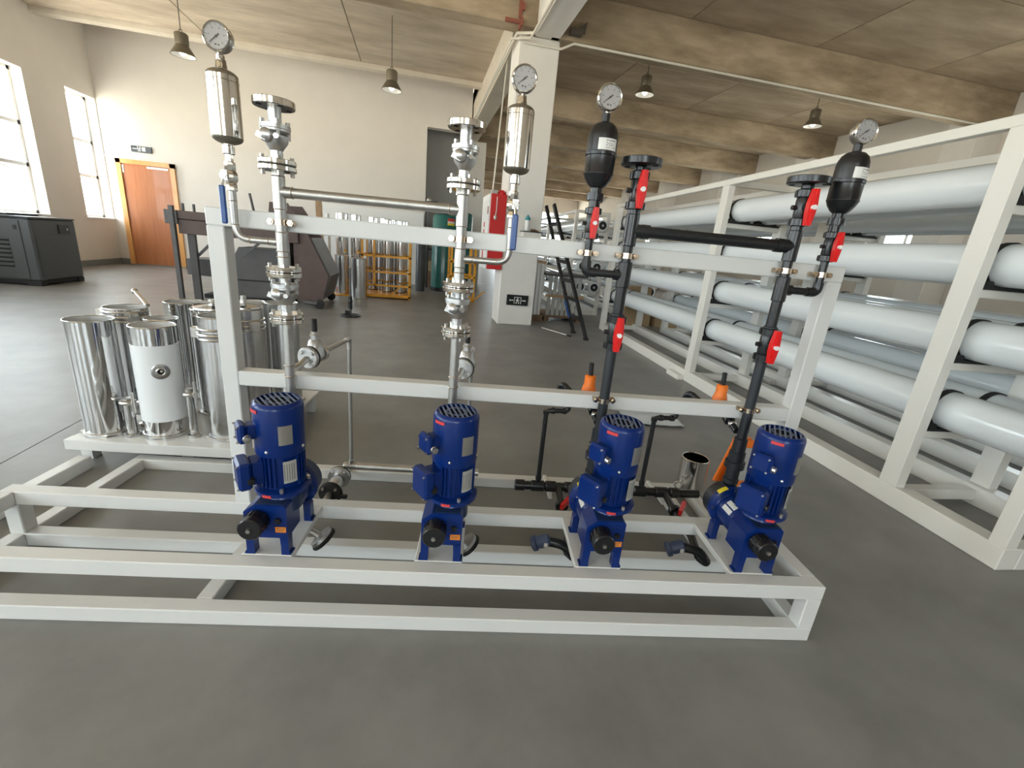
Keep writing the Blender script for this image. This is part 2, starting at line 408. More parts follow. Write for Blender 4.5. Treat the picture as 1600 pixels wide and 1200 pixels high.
# door in the back wall
d = Thing('door_1', None, None, (-5.7, YF, 0), kind='structure')
x0, x1, y = -6.25, -5.16, YF
d.part('door_frame', MB().box((x0, y - .05, 0), (x0 + .09, y + .02, 2.165)).box((x1 - .09, y - .05, 0), (x1, y + .02, 2.165)).box((x0, y - .05, 2.08), (x1, y + .02, 2.165)), 'doorf', smooth=False)
lf = d.part('door_leaf', MB().box((x0 + .09, y - .02, .02), (x1 - .09, y + .0, 2.08)), 'door', smooth=False)
d.part('closer', MB().box((x1 - .52, y - .05, 2.02), (x1 - .12, y - .02, 2.06)), 'white', lf, smooth=False)
d.part('hinge', MB().box((x0 + .09, y - .03, 1.9), (x0 + .13, y - .02, 2.05)), 'steel', lf, smooth=False)
d.part('handle', MB().cyl((x1 - .17, y - .02, 1.0), (x1 - .17, y - .06, 1.0), .02).box((x1 - .28, y - .07, .99), (x1 - .15, y - .055, 1.01)), 'steel', lf)
d.part('threshold', MB().box((x0, y - .06, 0), (x1, y, .02)), 'skirt', smooth=False)
# exit sign over the door
s = Thing('exit_sign', 'dark exit sign with pale arrow and figure above the wooden door', 'sign', (-5.74, YF - .03, 2.33))
sx0, sx1, sz0, sz1, sy = -5.93, -5.555, 2.325, 2.445, YF - .032
s.part('panel', MB().box((sx0, sy, sz0), (sx1, YF, sz1), .004), 'signgrey')
s.part('arrow', MB().box((sx0 + .03, sy - .002, 2.38), (sx0 + .15, sy, 2.395)).prism([(sx0 + .15, 2.36), (sx0 + .15, 2.415), (sx0 + .185, 2.387)], 'y', sy - .002, sy), 'signwht', smooth=False)
s.part('figure', MB().box((sx0 + .20, sy - .002, 2.35), (sx0 + .265, sy, 2.43)), 'signwht', smooth=False)
s.part('figure', MB().box((sx0 + .12, sy - .003, 2.40), (sx0 + .135, sy - .001, 2.44)).box((sx0 + .165, sy - .003, 2.40), (sx0 + .18, sy - .001, 2.44)).box((sx0 + .12, sy - .003, 2.345), (sx0 + .18, sy - .001, 2.36)), 'signwht', smooth=False)
# exit sign low on the column
s = Thing('exit_sign', 'black exit sign with white arrows low on the square column', 'sign', (1.48, 6.6, .3))
sx0, sx1, sz0, sz1, sy = 1.318, 1.648, .3, .455, 6.605
s.part('panel', MB().box((sx0, sy, sz0), (sx1, 6.63, sz1), .004), 'signblk')
a = MB(); a2 = MB(); zc = .375
a.box((sx0 + .05, sy - .002, zc - .006), (sx0 + .10, sy, zc + .006)).prism([(sx0 + .055, zc - .016), (sx0 + .055, zc + .016), (sx0 + .035, zc)], 'y', sy - .002, sy)
a2.box((sx1 - .10, sy - .002, zc - .006), (sx1 - .05, sy, zc + .006)).prism([(sx1 - .055, zc - .016), (sx1 - .055, zc + .016), (sx1 - .035, zc)], 'y', sy - .002, sy)
s.part('arrow', a, 'signwht', smooth=False); s.part('arrow', a2, 'signwht', smooth=False)
f = MB(); xc = (sx0 + sx1) / 2
f.box((xc - .055, sy - .002, zc - .05), (xc - .047, sy, zc + .05)).box((xc + .047, sy - .002, zc - .05), (xc + .055, sy, zc + .05)).box((xc - .055, sy - .002, zc + .042), (xc + .055, sy, zc + .05))
f.box((xc - .012, sy - .002, zc - .02), (xc + .012, sy, zc + .02)).box((xc - .03, sy - .002, zc - .002), (xc + .03, sy, zc + .008)).box((xc - .025, sy - .002, zc - .05), (xc - .012, sy, zc - .02)).box((xc + .012, sy - .002, zc - .05), (xc + .025, sy, zc - .02))
f.cyl((xc, sy, zc + .03), (xc, sy - .002, zc + .03), .009, 10)
s.part('figure', f, 'signwht', smooth=False)
# conduits along girder and beam
single('conduit', MB().pipe([(1.36, 2, 3.72), (1.36, 6.5, 3.72), (1.16, 6.6, 3.72), (1.14, 9, 3.70), (1.14, 11.7, 3.68)], .018, 8), 'conduit', 'long pale conduit running under the girder past the square column', 'conduit', (1.14, 9, 3.70))
single('conduit', MB().pipe([(1.32, 2, 3.66), (1.32, 6.5, 3.66), (1.10, 6.62, 3.66), (1.08, 11.7, 3.62)], .014, 8), 'conduit', 'thinner second conduit beside the long pale conduit under the girder', 'conduit', (1.1, 9, 3.7))
single('conduit', MB().pipe([(1.25, 6.60, 3.64), (1.75, 6.60, 3.64), (1.9, 6.53, 3.70), (8.9, 6.53, 3.70)], .016, 8), 'conduit', 'white conduit fixed along the lower edge of the nearest concrete beam', 'conduit', (5, 6.52, 3.7))
single('drop_cable', MB().pipe([(1.205, 7.5, 3.72), (1.05, 7.0, 1.90)], .011, 8), 'conduit', 'thin grey cable dropping from the girder to the red cabinet', 'cable', (1.06, 7.0, 1.86))
for (p, l) in (((1.15, 6.5, 3.80), 'rusty steel bracket stub on the upper left corner of the column'), ((1.17, 6.55, 3.98), 'rusty upright bracket above the column on the girder side')):
    t = Thing('pipe_bracket', l, 'bracket', p)
    t.part('arm', MB().box((p[0] - .17, p[1] - .02, p[2] - .02), (p[0] + .06, p[1] + .02, p[2] + .02)) if p[2] < 3.9 else MB().box((p[0] - .02, p[1] - .02, p[2] - .12), (p[0] + .02, p[1] + .02, p[2] + .08)), 'mauve', smooth=False)
    t.part('plate', MB().box((p[0] + .02, p[1] - .04, p[2] - .04), (p[0] + .05, p[1] + .13, p[2] + .04)), 'mauve', smooth=False)
t = Thing('steel_bracket', 'dark steel bracket in the corner between column girder and beam', 'bracket', (1.86, 6.5, 3.78))
t.part('plate', MB().box((1.82, 6.45, 3.78), (1.98, 6.55, 3.84)), 'wire', smooth=False)
t.part('hook', MB().prism([(1.9, 3.84), (2.02, 3.82), (2.04, 3.95), (1.98, 3.90)], 'y', 6.49, 6.53), 'wire', smooth=False)

# pendant lamps
def pendant(p, ztop, label):
    t = Thing('pendant_lamp', label, 'lamp', p, group='bell pendant lamps')
    x, y, z = p; r = .155
    t.part('shade', MB().lathe([(r, 0), (r * .98, .012), (r * .62, .10), (r * .5, .13), (r * .5, .16)], p, seg=28, closed=False).lathe([(r * .96, .004), (r * .6, .098), (.02, .12)], p, seg=28, closed=False), 'lamp')
    t.part('reflector', MB().lathe([(r * .95, .003), (r * .59, .096), (.02, .118)], p, seg=28, closed=False), 'lampin')
    t.part('gear_housing', MB().lathe([(.08, .13), (.085, .15), (.085, .26), (.07, .275), (.02, .28)], p, seg=20), 'lamp')
    t.part('bulb', MB().sphere((x, y, z + .05), .045, (1, 1, 1.2)), 'bulb')
    t.part('hook', MB().ring((x, y, z + .30), (0, 1, 0), .02, .005, 14, 6), 'wire')
    t.part('cord', MB().cyl((x, y, z + .31), (x, y, ztop), .006, 6), 'wire')
pendant((-3.31, 8.2, 3.29), ZS, 'bronze bell pendant lamp nearest the tall windows')
pendant((-.46, 8.2, 3.275), ZS, 'bronze bell pendant lamp hanging over the tall steel tube rack')
pendant((3.60, 7.9, 3.72), ZS, 'bronze bell pendant lamp in the right bay close to the column')
pendant((6.95, 7.9, 3.70), ZS, 'bronze bell pendant lamp farthest right above the white vessels')
pendant((3.9, 18.0, 3.3), ZS, 'small far pendant lamp deep in the hall behind the column')

# ------------------------------------------------------------------ pump skid frame (frame S)
T = .05
XA, XB_, Y0, YM, YR = -1.575, 1.137, 1.088, 1.40, 1.955
sk = Thing('skid_frame', 'white enamelled steel skid frame with upright portal carrying the blue pumps', 'frame', (-.2, 1.09, 0), 'S')
def rail(nm, lo, hi, mt='frame', th=sk): return th.part(nm, MB().box(lo, hi, .003), mt, smooth=False)
for z in (0, .165):
    rail('front_rail', (XA, Y0, z), (XB_, Y0 + T, z + T))
    rail('middle_rail', (XA, YM, z), (XB_, YM + T, z + T))
rail('rear_rail', (XA, YR, 0), (XB_, YR + T, T))
rail('side_rail', (XA, Y0 + T, 0), (XA + T, YM, T)); rail('side_rail', (XA, YM + T, 0), (XA + T, YR, T))
rail('side_rail', (XB_ - T, Y0 + T, 0), (XB_, YM, T)); rail('side_rail', (XB_ - T, YM + T, 0), (XB_, YR, T))
rail('side_rail', (XA, Y0 + T, .165), (XA + T, YM, .215)); rail('side_rail', (XB_ - T, Y0 + T, .165), (XB_, YM, .215))
rail('cross_rail', (-.805, Y0 + T, 0), (-.757, YM, T)); rail('cross_rail', (.95, YM + T, 0), (1.0, YR, T))
for x in (XA, XB_ - T):
    for y in (Y0, YM): rail('short_post', (x, y, T), (x + T, y + T, .165))
PX = (-.810, XB_ - T + .003)
for x in PX: rail('upright_post', (x, YM, .215), (x + T, YM + T, 1.13))
rail('top_beam', (PX[0], YM, 1.13), (PX[1] + T, YM + T, 1.18)); rail('portal_beam', (PX[0] + T, YM, .647), (PX[1], YM + T, .695))
PUMPX = (-.582, -.077, .419, .923)
for x in PUMPX: rail('pump_plate', (x - .078, Y0 + T, .196), (x + .068, YM, .2165))
for x, w_ in ((-.6, .02), (-.1, .02), (.36, .02), (.9, .02)): rail('header_bracket', (x, 1.79, .0505), (x + w_, YR + T, .0595))

# ------------------------------------------------------------------ metering pumps
def arc_plate(mb, cx, cy, r, az, wid, z0, z1, th=.002, n=5):
    da = wid / r; k = len(mb.v)
    for i in range(n + 1):
        a = radians(az) - da / 2 + da * i / n
        for rr in (r, r + th):
            for z in (z0, z1): mb.v.append((cx + rr * cos(a), cy + rr * sin(a), z))
    for i in range(n):
        b = k + i * 4
        mb.f += [(b + 2, b + 3, b + 7, b + 6), (b, b + 4, b + 5, b + 1), (b + 1, b + 5, b + 7, b + 3), (b, b + 2, b + 6, b + 4)]
    mb.f += [(k, k + 1, k + 3, k + 2), (k + 4 * n, k + 4 * n + 2, k + 4 * n + 3, k + 4 * n + 1)]
    return mb
def make_pump(xc, label, plastic, az_box=215, knob=True):
    O = (xc, 1.14, .2172); t = Thing('metering_pump', label, 'pump', O, 'S', group='blue metering pumps in a row on the skid')
    def L(x, y, z): return (O[0] + x, O[1] + y, O[2] + z)
    MX, MY = O[0] + .022, O[1] + .078
    # gearbox
    pol = [(-.06, .058), (.06, .058), (.06, .158), (.052, .166), (-.030, .166), (-.06, .142)]
    gb = t.part('gearbox', MB().prism([(O[0] + u, O[2] + v) for u, v in pol], 'y', O[1], O[1] + .088), 'blue', smooth=False)
    t.part('top_cover', MB().box(L(-.026, .004, .165), L(.052, .086, .1675)), 'bluetop', gb, smooth=False)
    t.part('plug', MB().cyl(L(.036, 0, .118), L(.036, -.007, .118), .009, 8), 'black', gb)
    t.part('warning_label', MB().box(L(.026, -.0012, .078), L(.056, 0, .096)), 'orangelab', gb, label='orange warning sticker', smooth=False)
    t.part('label_line', MB().box(L(.030, -.0017, .090), L(.052, -.0010, .0915)), 'ink', gb, smooth=False)
    t.part('label_line', MB().box(L(.030, -.0017, .084), L(.048, -.0010, .0855)), 'ink', gb, smooth=False)
    # legs with feet and bolts
    for sx in (-1, 1):
        for fy in (0, .17):
            lg = t.part('leg', MB().prism([(O[0] + sx * .036, O[2] + (.062 if not fy else .085)), (O[0] + sx * .060, O[2] + .062), (O[0] + sx * .060, O[2] + .006), (O[0] + sx * .066, O[2] + .006), (O[0] + sx * .066, O[2]), (O[0] + sx * .038, O[2]), (O[0] + sx * .038, O[2] + .03)], 'y', O[1] + fy, O[1] + fy + .028), 'blue', smooth=False)
            t.part('foot_bolt', MB().cyl(L(sx * .052, fy + .008, 0), L(sx * .052, fy + .008, .014), .006, 6), 'steel', lg)
            if fy: pass
    t.part('barrel', MB().lathe([(.056, 0), (.058, .004), (.058, .125), (.062, .13)], L(0, .06, .116), (0, 1, 0), 32), 'blue')
    t.part('motor_seat', MB().lathe([(.050, .12), (.050, .167)], (MX, MY, O[2]), seg=28), 'bluetop')
    fg = t.part('adapter_flange', MB().lathe([(.066, 0), (.076, .006), (.076, .022), (.066, .024)], L(0, .188, .118), (0, 1, 0), 32), 'blue')
    t.part('flange_bolt', bolts(MB(), L(0, .190, .118), (0, 1, 0), .068, 8, .005, .008), 'bluetop', fg, kind='stuff')
    hd = t.part('pump_head', MB().lathe([(.060, 0), (.070, .004), (.070, .046), (.062, .052), (.03, .054)], L(0, .212, .118), (0, 1, 0), 32), 'pvcg' if plastic else 'bluedark')
    t.part('valve_seat', MB().lathe([(.022, 0), (.026, .006), (.026, .03), (.020, .034)], L(0, .238, .157), (0, 0, 1), 20), 'pvcg' if plastic else 'steel', hd)
    # stroke knob
    kn = t.part('stroke_knob', MB().lathe([(.014, 0), (.024, .002), (.030, .006), (.030, .030), (.033, .034), (.033, .055), (.030, .058), (.006, .058)], L(-.018, 0, .122), (0, -1, 0), 24), 'black')
    g = MB()
    for i in range(16):
        a = 2 * pi * i / 16; g.box((.0305, -.0025, .008), (.0335, .0025, .034)); g.rot(Matrix.Translation(L(-.018, 0, .122)) @ Matrix.Rotation(pi / 2, 4, 'X') @ Matrix.Rotation(a, 4, 'Z'), len(g.v) - 8)
    t.part('grip_rib', g, 'black', kn, kind='stuff', smooth=False)
    t.part('centre_screw', MB().cyl(L(-.018, -.057, .122), L(-.018, -.064, .122), .006, 8), 'steel', kn)
    # lantern and motor
    t.part('lantern', MB().lathe([(.052, .166), (.047, .178), (.050, .186)], (MX, MY, O[2]), seg=28), 'blue')
    mf = t.part('motor_flange', MB().lathe([(.066, .184), (.076, .188), (.076, .198), (.062, .204)], (MX, MY, O[2]), seg=36), 'blue')
    t.part('flange_bolt', bolts(MB(), (MX, MY, O[2] + .198), (0, 0, 1), .068, 4, .006, .014, .0, a0=radians(20)), 'steel', mf, kind='stuff')
    mo = t.part('motor_body', MB().lathe([(.054, .2), (.056, .206), (.056, .318)], (MX, MY, O[2]), seg=36), 'blue')
    fn = MB()
    for i in range(30):
        a = 360 * i / 30
        if min(abs((a - az_box + 180) % 360 - 180), abs((a - 308 + 180) % 360 - 180)) < 24: continue
        k = len(fn.v); fn.box((.054, -.0016, O[2] + .21), (.0645, .0016, O[2] + .312))
        fn.rot(Matrix.Translation((MX, MY, 0)) @ Matrix.Rotation(radians(a), 4, 'Z'), k)
    t.part('cooling_fin', fn, 'blue', mo, kind='stuff', smooth=False)
    cw = t.part('fan_cowl', MB().lathe([(.0655, .308), (.067, .312), (.067, .448), (.064, .458), (.058, .463)], (MX, MY, O[2]), seg=40, closed=False).lathe([(.064, .31), (.064, .446), (.058, .46)], (MX, MY, O[2]), seg=40, closed=False).lathe([(.058, .459), (.055, .4595), (.055, .463), (.058, .463)], (MX, MY, O[2]), seg=40, closed=False), 'blue')
    t.part('fan_well', MB().lathe([(.057, .445), (.057, .447)], (MX, MY, O[2]), seg=32), 'hole', cw)
    for i in range(8):
        u = -.049 + .014 * i; hw = sqrt(max(0, .056 ** 2 - u * u)); k = MB().box((-hw, u - .0026, O[2] + .4605), (hw, u + .0026, O[2] + .4625))
        k.rot(Matrix.Translation((MX, MY, 0)) @ Matrix.Rotation(radians(112 - 24 * PUMPX.index(xc) + 18), 4, 'Z')); t.part('grille_bar', k, 'grille', cw, smooth=False)
    t.part('grille_ring', MB().lathe([(.028, .4575), (.031, .4575), (.031, .4615), (.028, .4615), (.028, .4575)], (MX, MY, O[2]), seg=28, closed=False), 'grille', cw)
    for az, z in ((262, .327), (352, .327), (82, .327)):
        t.part('cowl_screw', MB().sphere((MX + .067 * cos(radians(az)), MY + .067 * sin(radians(az)), O[2] + z), .005, seg=8, rings=5), 'steel', cw)
    t.part('red_label', arc_plate(MB(), MX, MY, .0672, az_box + 14, .034, O[2] + .438, O[2] + .447), 'redlabel', cw, smooth=False)
    t.part('red_label', arc_plate(MB(), MX, MY, .0762, az_box + 44, .026, O[2] + .1885, O[2] + .1965), 'redlabel', mf, smooth=False)
    # data plates
    p1 = t.part('data_plate', arc_plate(MB(), MX, MY, .0672, 306, .036, O[2] + .348, O[2] + .405), 'platealu', cw, smooth=False)
    p2 = t.part('data_plate', arc_plate(MB(), MX, MY, .0655, 312, .036, O[2] + .228, O[2] + .296), 'platew', mo, smooth=False)
    ln = MB()
    for i in range(5): arc_plate(ln, MX, MY, .0677, 299 + i * 5.5, .0016, O[2] + .236, O[2] + .288, .0004, 1)
    t.part('plate_print', ln, 'ink', mo, kind='stuff', smooth=False)
    # terminal boxes
    def tbox(nm, z0, z1, r0, r1, wd, lid):
        R = Matrix.Translation((MX, MY, O[2])) @ Matrix.Rotation(radians(az_box), 4, 'Z')
        nk = t.part(nm, MB().box((r0, -wd * .36, z0 + .008), (r1 - lid, wd * .36, z1 - .006), .004).rot(R), 'blue')
        t.part('box_lid', MB().box((r1 - lid, -wd / 2, z0), (r1, wd / 2, z1), .007).rot(R), 'blue', nk)
        s4 = MB()
        for sy in (-1, 1):
            for zz in (z0 + .007, z1 - .007): s4.cyl((r1 - .001, sy * (wd / 2 - .007), zz), (r1 + .0035, sy * (wd / 2 - .007), zz), .0032, 6)
        s4.rot(R); t.part('lid_screw', s4, 'steel', nk, kind='stuff')
        t.part('cable_gland', MB().lathe([(.011, 0), (.011, .008), (.009, .010), (.009, .018), (.005, .019)], ((r0 + r1) / 2 + .004, wd * .36, (z0 + z1) / 2 - .012), (0, 1, 0), 10).rot(R), 'steel' if nm[0] == 'f' else 'black', nk)
        return R
    tbox('fan_terminal_box', .352, .408, .058, .108, .058, .022)
    tbox('terminal_box', .215, .298, .050, .118, .082, .034)
    # stickers on gearbox
    t.part('yellow_label', arc_plate(MB(), 0, 0, .0764, 122, .036, 0, .020, .0006).rot(Matrix.Translation(L(0, .190, .118)) @ Matrix.Rotation(-pi / 2, 4, 'X') @ Matrix.Scale(-1, 4, (0, 1, 0))), 'yellowlab', fg, label='yellow warning sticker', smooth=False)
    for a_, mt_ in ((128, 'whitelab'), (150, 'whitelab')):
        t.part('white_label', arc_plate(MB(), 0, 0, .0582, a_, .017, .01, .058, .0006).rot(Matrix.Translation(L(0, .10, .116)) @ Matrix.Rotation(-pi / 2, 4, 'X') @ Matrix.Scale(-1, 4, (0, 1, 0))), mt_, smooth=False)
    return t
make_pump(PUMPX[0], 'blue metering pump farthest left, under the first steel riser', False)
make_pump(PUMPX[1], 'blue metering pump second from the left, under the second steel riser', False)
make_pump(PUMPX[2], 'blue metering pump third from the left, fed by black plastic pipe', True)
make_pump(PUMPX[3], 'blue metering pump farthest right, beside the chrome cup', True)

# ------------------------------------------------------------------ steel discharge risers
YP = 1.375
def steel_flange_pair(t, x, zc, r, n=4, th=.013, gap=.003, a0=.5):
    f1 = t.part('flange', MB().lathe([(.016, 0), (r - .002, 0), (r, .002), (r, th - .002), (r - .002, th), (.016, th)], (x, YP, zc + gap / 2), seg=32), 'polish')
    t.part('flange_bolt', bolts(MB(), (x, YP, zc), (0, 0, 1), r * .76, n, .0055, th + .011, th + .013, a0), 'steel', f1, kind='stuff')
    t.part('gasket', MB().cyl((x, YP, zc - gap / 2), (x, YP, zc + gap / 2), r * .93, 28), 'rubber', f1)
    t.part('flange', MB().lathe([(.016, 0), (r - .002, 0), (r, .002), (r, th - .002), (r - .002, th), (.016, th)], (x, YP, zc - gap / 2 - th), seg=32), 'polish')
def clamp(t, x, z, r):
    c = t.part('pipe_clamp', MB().lathe([(r, 0), (r + .003, 0), (r + .003, .016), (r, .016), (r, 0)], (x, YP, z - .008), seg=24, closed=False), 'nickel')
    for s_ in (-1, 1):
        t.part('clamp_bolt', MB().box((x + s_ * (r + .002), YP + .004, z - .007), (x + s_ * (r + .018), YP + .018, z + .007)).cyl((x + s_ * (r + .012), YP + .024, z), (x + s_ * (r + .012), YP - .012, z), .0055, 8).cyl((x + s_ * (r + .012), YP - .002, z), (x + s_ * (r + .012), YP - .008, z), .009, 6), 'nickel', c)
def weld(t, x, z, r=.0158): t.part('weld_ring', MB().ring((x, YP, z), (0, 0, 1), r, .0014, 24, 6), 'nickel')
def steel_riser(x, sgn, label, to_other):
    t = Thing('steel_riser', label, 'pipe', (x, YP, .40), 'S', group='flanged stainless risers')
    R = .0145
    t.part('pipe', MB().cyl((x, YP, .414), (x, YP, .872), R, 20), 'pipe')
    t.part('pump_union', MB().lathe([(.024, 0), (.026, .004), (.026, .022), (.018, .028), (.016, .05)], (x, YP, .413), seg=8), 'cast')
    for z in (.70, .735, .60): weld(t, x, z)
    steel_flange_pair(t, x, .883, .046)
    t.part('pipe', MB().cyl((x, YP, .895), (x, YP, .925), .0155, 20), 'cast')
    # check / ball valve body with bolted cover
    def valve(zb, zt, up):
        h = zt - zb
        v = t.part('valve_body', MB().lathe([(.0155, 0), (.020, h * .12), (.030, h * .35), (.032, h * .6), (.026, h * .72), (.034, h * .74), (.036, h * .78), (.036, h * .98), (.016, h)], (x, YP, zb), seg=28), 'cast')
        t.part('valve_cover', MB().lathe([(.036, h * .86), (.038, h * .88), (.038, h * 1.04), (.018, h * 1.08)], (x, YP, zb), seg=28), 'cast', v)
        t.part('cover_bolt', bolts(MB(), (x, YP, zb + h), (0, 0, 1), .031, 4, .006, .014, .03, .6), 'cast', v, kind='stuff')
        t.part('valve_boss', MB().lathe([(.018, 0), (.018, .02), (.012, .026), (.006, .030)], (x - .006, YP - .016, zb + h * .55), (-.4, -1, 0), 14), 'cast', v)
        t.part('stem_stop', MB().prism([(x - .036, zb + h * .45), (x - .012, zb + h * .30), (x - .004, zb + h * .5), (x - .03, zb + h * .68)], 'y', YP - .040, YP - .030), 'cast', v, smooth=False)
        t.part('stem_nut', MB().cyl((x + .014, YP - .028, zb + h * .52), (x + .018, YP - .042, zb + h * .52), .007, 6), 'steel', v)
    valve(.922, .982, 1)
    t.part('pipe', MB().cyl((x, YP, .98), (x, YP, 1.01), .0155, 20), 'cast')
    steel_flange_pair(t, x, 1.018, .047)
    t.part('pipe', MB().cyl((x, YP, 1.03), (x, YP, 1.29), R + .0005, 20), 'pipe')
    for z in (1.06, 1.075, 1.128, 1.19, 1.275): weld(t, x, z)
    t.part('tee', MB().cyl((x, YP, 1.075), (x, YP, 1.128), .0162, 20).pipe([(x, YP, 1.10), (x + sgn * .034, YP, 1.10)], .0105), 'pipe')
    t.part('tee', MB().cyl((x, YP, 1.19), (x, YP, 1.272), .0168, 20).cyl((x, YP, 1.235), (x + to_other * .036, YP, 1.235), .0150, 20), 'pipe')
    t.part('weld_ring', MB().ring((x + to_other * .036, YP, 1.235), (1, 0, 0), .0148, .0016, 20, 6), 'nickel')
    clamp(t, x, 1.155, .0152)
    steel_flange_pair(t, x, 1.302, .048)
    t.part('pipe', MB().cyl((x, YP, 1.315), (x, YP, 1.342), .0155, 20), 'cast')
    valve(1.338, 1.398, 1)
    t.part('pipe', MB().cyl((x, YP, 1.40), (x, YP, 1.445), .0165, 20), 'cast')
    tf = t.part('top_flange', MB().lathe([(.016, 0), (.050, 0), (.052, .002), (.052, .016), (.050, .018), (.040, .018), (.039, .014), (.005, .014)], (x, YP, 1.442), seg=44), 'polish')
    for i in range(4):
        a = pi / 4 + i * pi / 2; t.part('bolt_hole', MB().cyl((x + .038 * cos(a), YP + .038 * sin(a), 1.4412), (x + .038 * cos(a), YP + .038 * sin(a), 1.4425), .007, 12), 'hole', tf)
    # relief branch over the portal beam
    t.part('relief_branch', MB().pipe([(x, YP, .716), (x + .012, 1.42, .722), (x + .02, 1.455, .735)], .011, 12), 'mauve' if False else 'steel')
    return t
steel_riser(-.588, -1, 'left stainless riser pipe with stacked flanges behind the first blue pump', 1)
steel_riser(-.079, 1, 'right stainless riser pipe with stacked flanges behind the second blue pump', -1)
hl = Thing('link_pipe', 'long horizontal stainless pipe joining the two flanged risers', 'pipe', (-.33, YP, 1.235), 'S')
hl.part('pipe', MB().cyl((-.552, YP, 1.235), (-.115, YP, 1.235), .0135, 20), 'pipe')
# level branch from the riser to the damper
def steel_branch(xr, xd, label):
    s_ = 1 if xd > xr else -1
    t = Thing('damper_branch', label, 'pipe', (xd, YP, 1.10), 'S', group='bent stainless branch pipes')
    t.part('pipe', MB().pipe([(xr + s_ * .034, YP, 1.10), (xd, YP, 1.10), (xd, YP, 1.225)], .0095, 14, bend=.038), 'pipe')
    for c, d_ in (((xr + s_ * .036, YP, 1.10), (1, 0, 0)), ((xd - s_ * .038, YP, 1.10), (1, 0, 0)), ((xd, YP, 1.138), (0, 0, 1)), ((xd, YP, 1.20), (0, 0, 1))):
        t.part('weld_ring', MB().ring(c, d_, .0098, .0013, 18, 6), 'nickel')
steel_branch(-.588, -.714, 'bent stainless branch pipe at the left end below the steel damper')
steel_branch(-.079, .065, 'bent stainless branch pipe in front of the red cabinet')
def lever_valve(xd, side, label):
    t = Thing('ball_valve', label, 'valve', (xd, YP, 1.225), 'S', group='blue lever steel ball valves')
    b = t.part('valve_body', MB().lathe([(.012, 0), (.0145, .002), (.0145, .016), (.012, .020), (.018, .028), (.018, .044), (.013, .052), (.0145, .054), (.0145, .072), (.010, .074), (.010, .095)], (xd, YP, 1.225), seg=8), 'polish')
    st = t.part('stem', MB().cyl((xd, YP, 1.262), (xd + side * .006, YP - .030, 1.262), .007, 10).cyl((xd + side * .005, YP - .022, 1.262), (xd + side * .006, YP - .031, 1.262), .010, 6), 'steel')
    t.part('lever', MB().pipe([(xd + side * .006, YP - .027, 1.272), (xd + side * .006, YP - .027, 1.255), (xd + side * .008, YP - .036, 1.232)], .004, 8).box((xd + side * .004 - .007, YP - .030, 1.25), (xd + side * .004 + .009, YP - .026, 1.275)), 'steel')
    t.part('lever_sleeve', MB().box((xd + side * .008 - .0085, YP - .041, 1.138), (xd + side * .008 + .0085, YP - .033, 1.236), .0035), 'lever', label='blue vinyl sleeve')
    t.part('nipple', MB().lathe([(.0125, .092), (.0145, .094), (.0145, .112), (.011, .114), (.011, .125)], (xd, YP, 1.225), seg=16), 'polish')
    return t
lever_valve(-.714, -1, 'steel ball valve with blue lever under the left polished damper')
lever_valve(.065, 1, 'steel ball valve with blue lever in front of the column')
def steel_damper(xd, label):
    t = Thing('pulsation_damper', label, 'damper', (xd, YP, 1.345), 'S', group='polished steel pulsation dampers')
    t.part('shell', MB().lathe([(.0375, 0), (.0375, .142)], (xd, YP, 1.358), seg=40, closed=False), 'polish')
    for z, sg in ((1.358, -1), (1.500, 1)):
        prof = [(.0375 * cos(a), sg * .017 * sin(a)) for a in [pi / 2 * i / 7 for i in range(8)]]
        prof[-1] = (.004, prof[-1][1])
        t.part('end_cap', MB().lathe(prof, (xd, YP, z), seg=36), 'dull')
    t.part('band_line', MB().ring((xd, YP, 1.488), (0, 0, 1), .0374, .0006, 36, 5), 'dull')
    t.part('neck', MB().lathe([(.0135, 0), (.0135, .012), (.0125, .014), (.0125, .024), (.011, .026)], (xd, YP, 1.512), seg=16), 'polish')
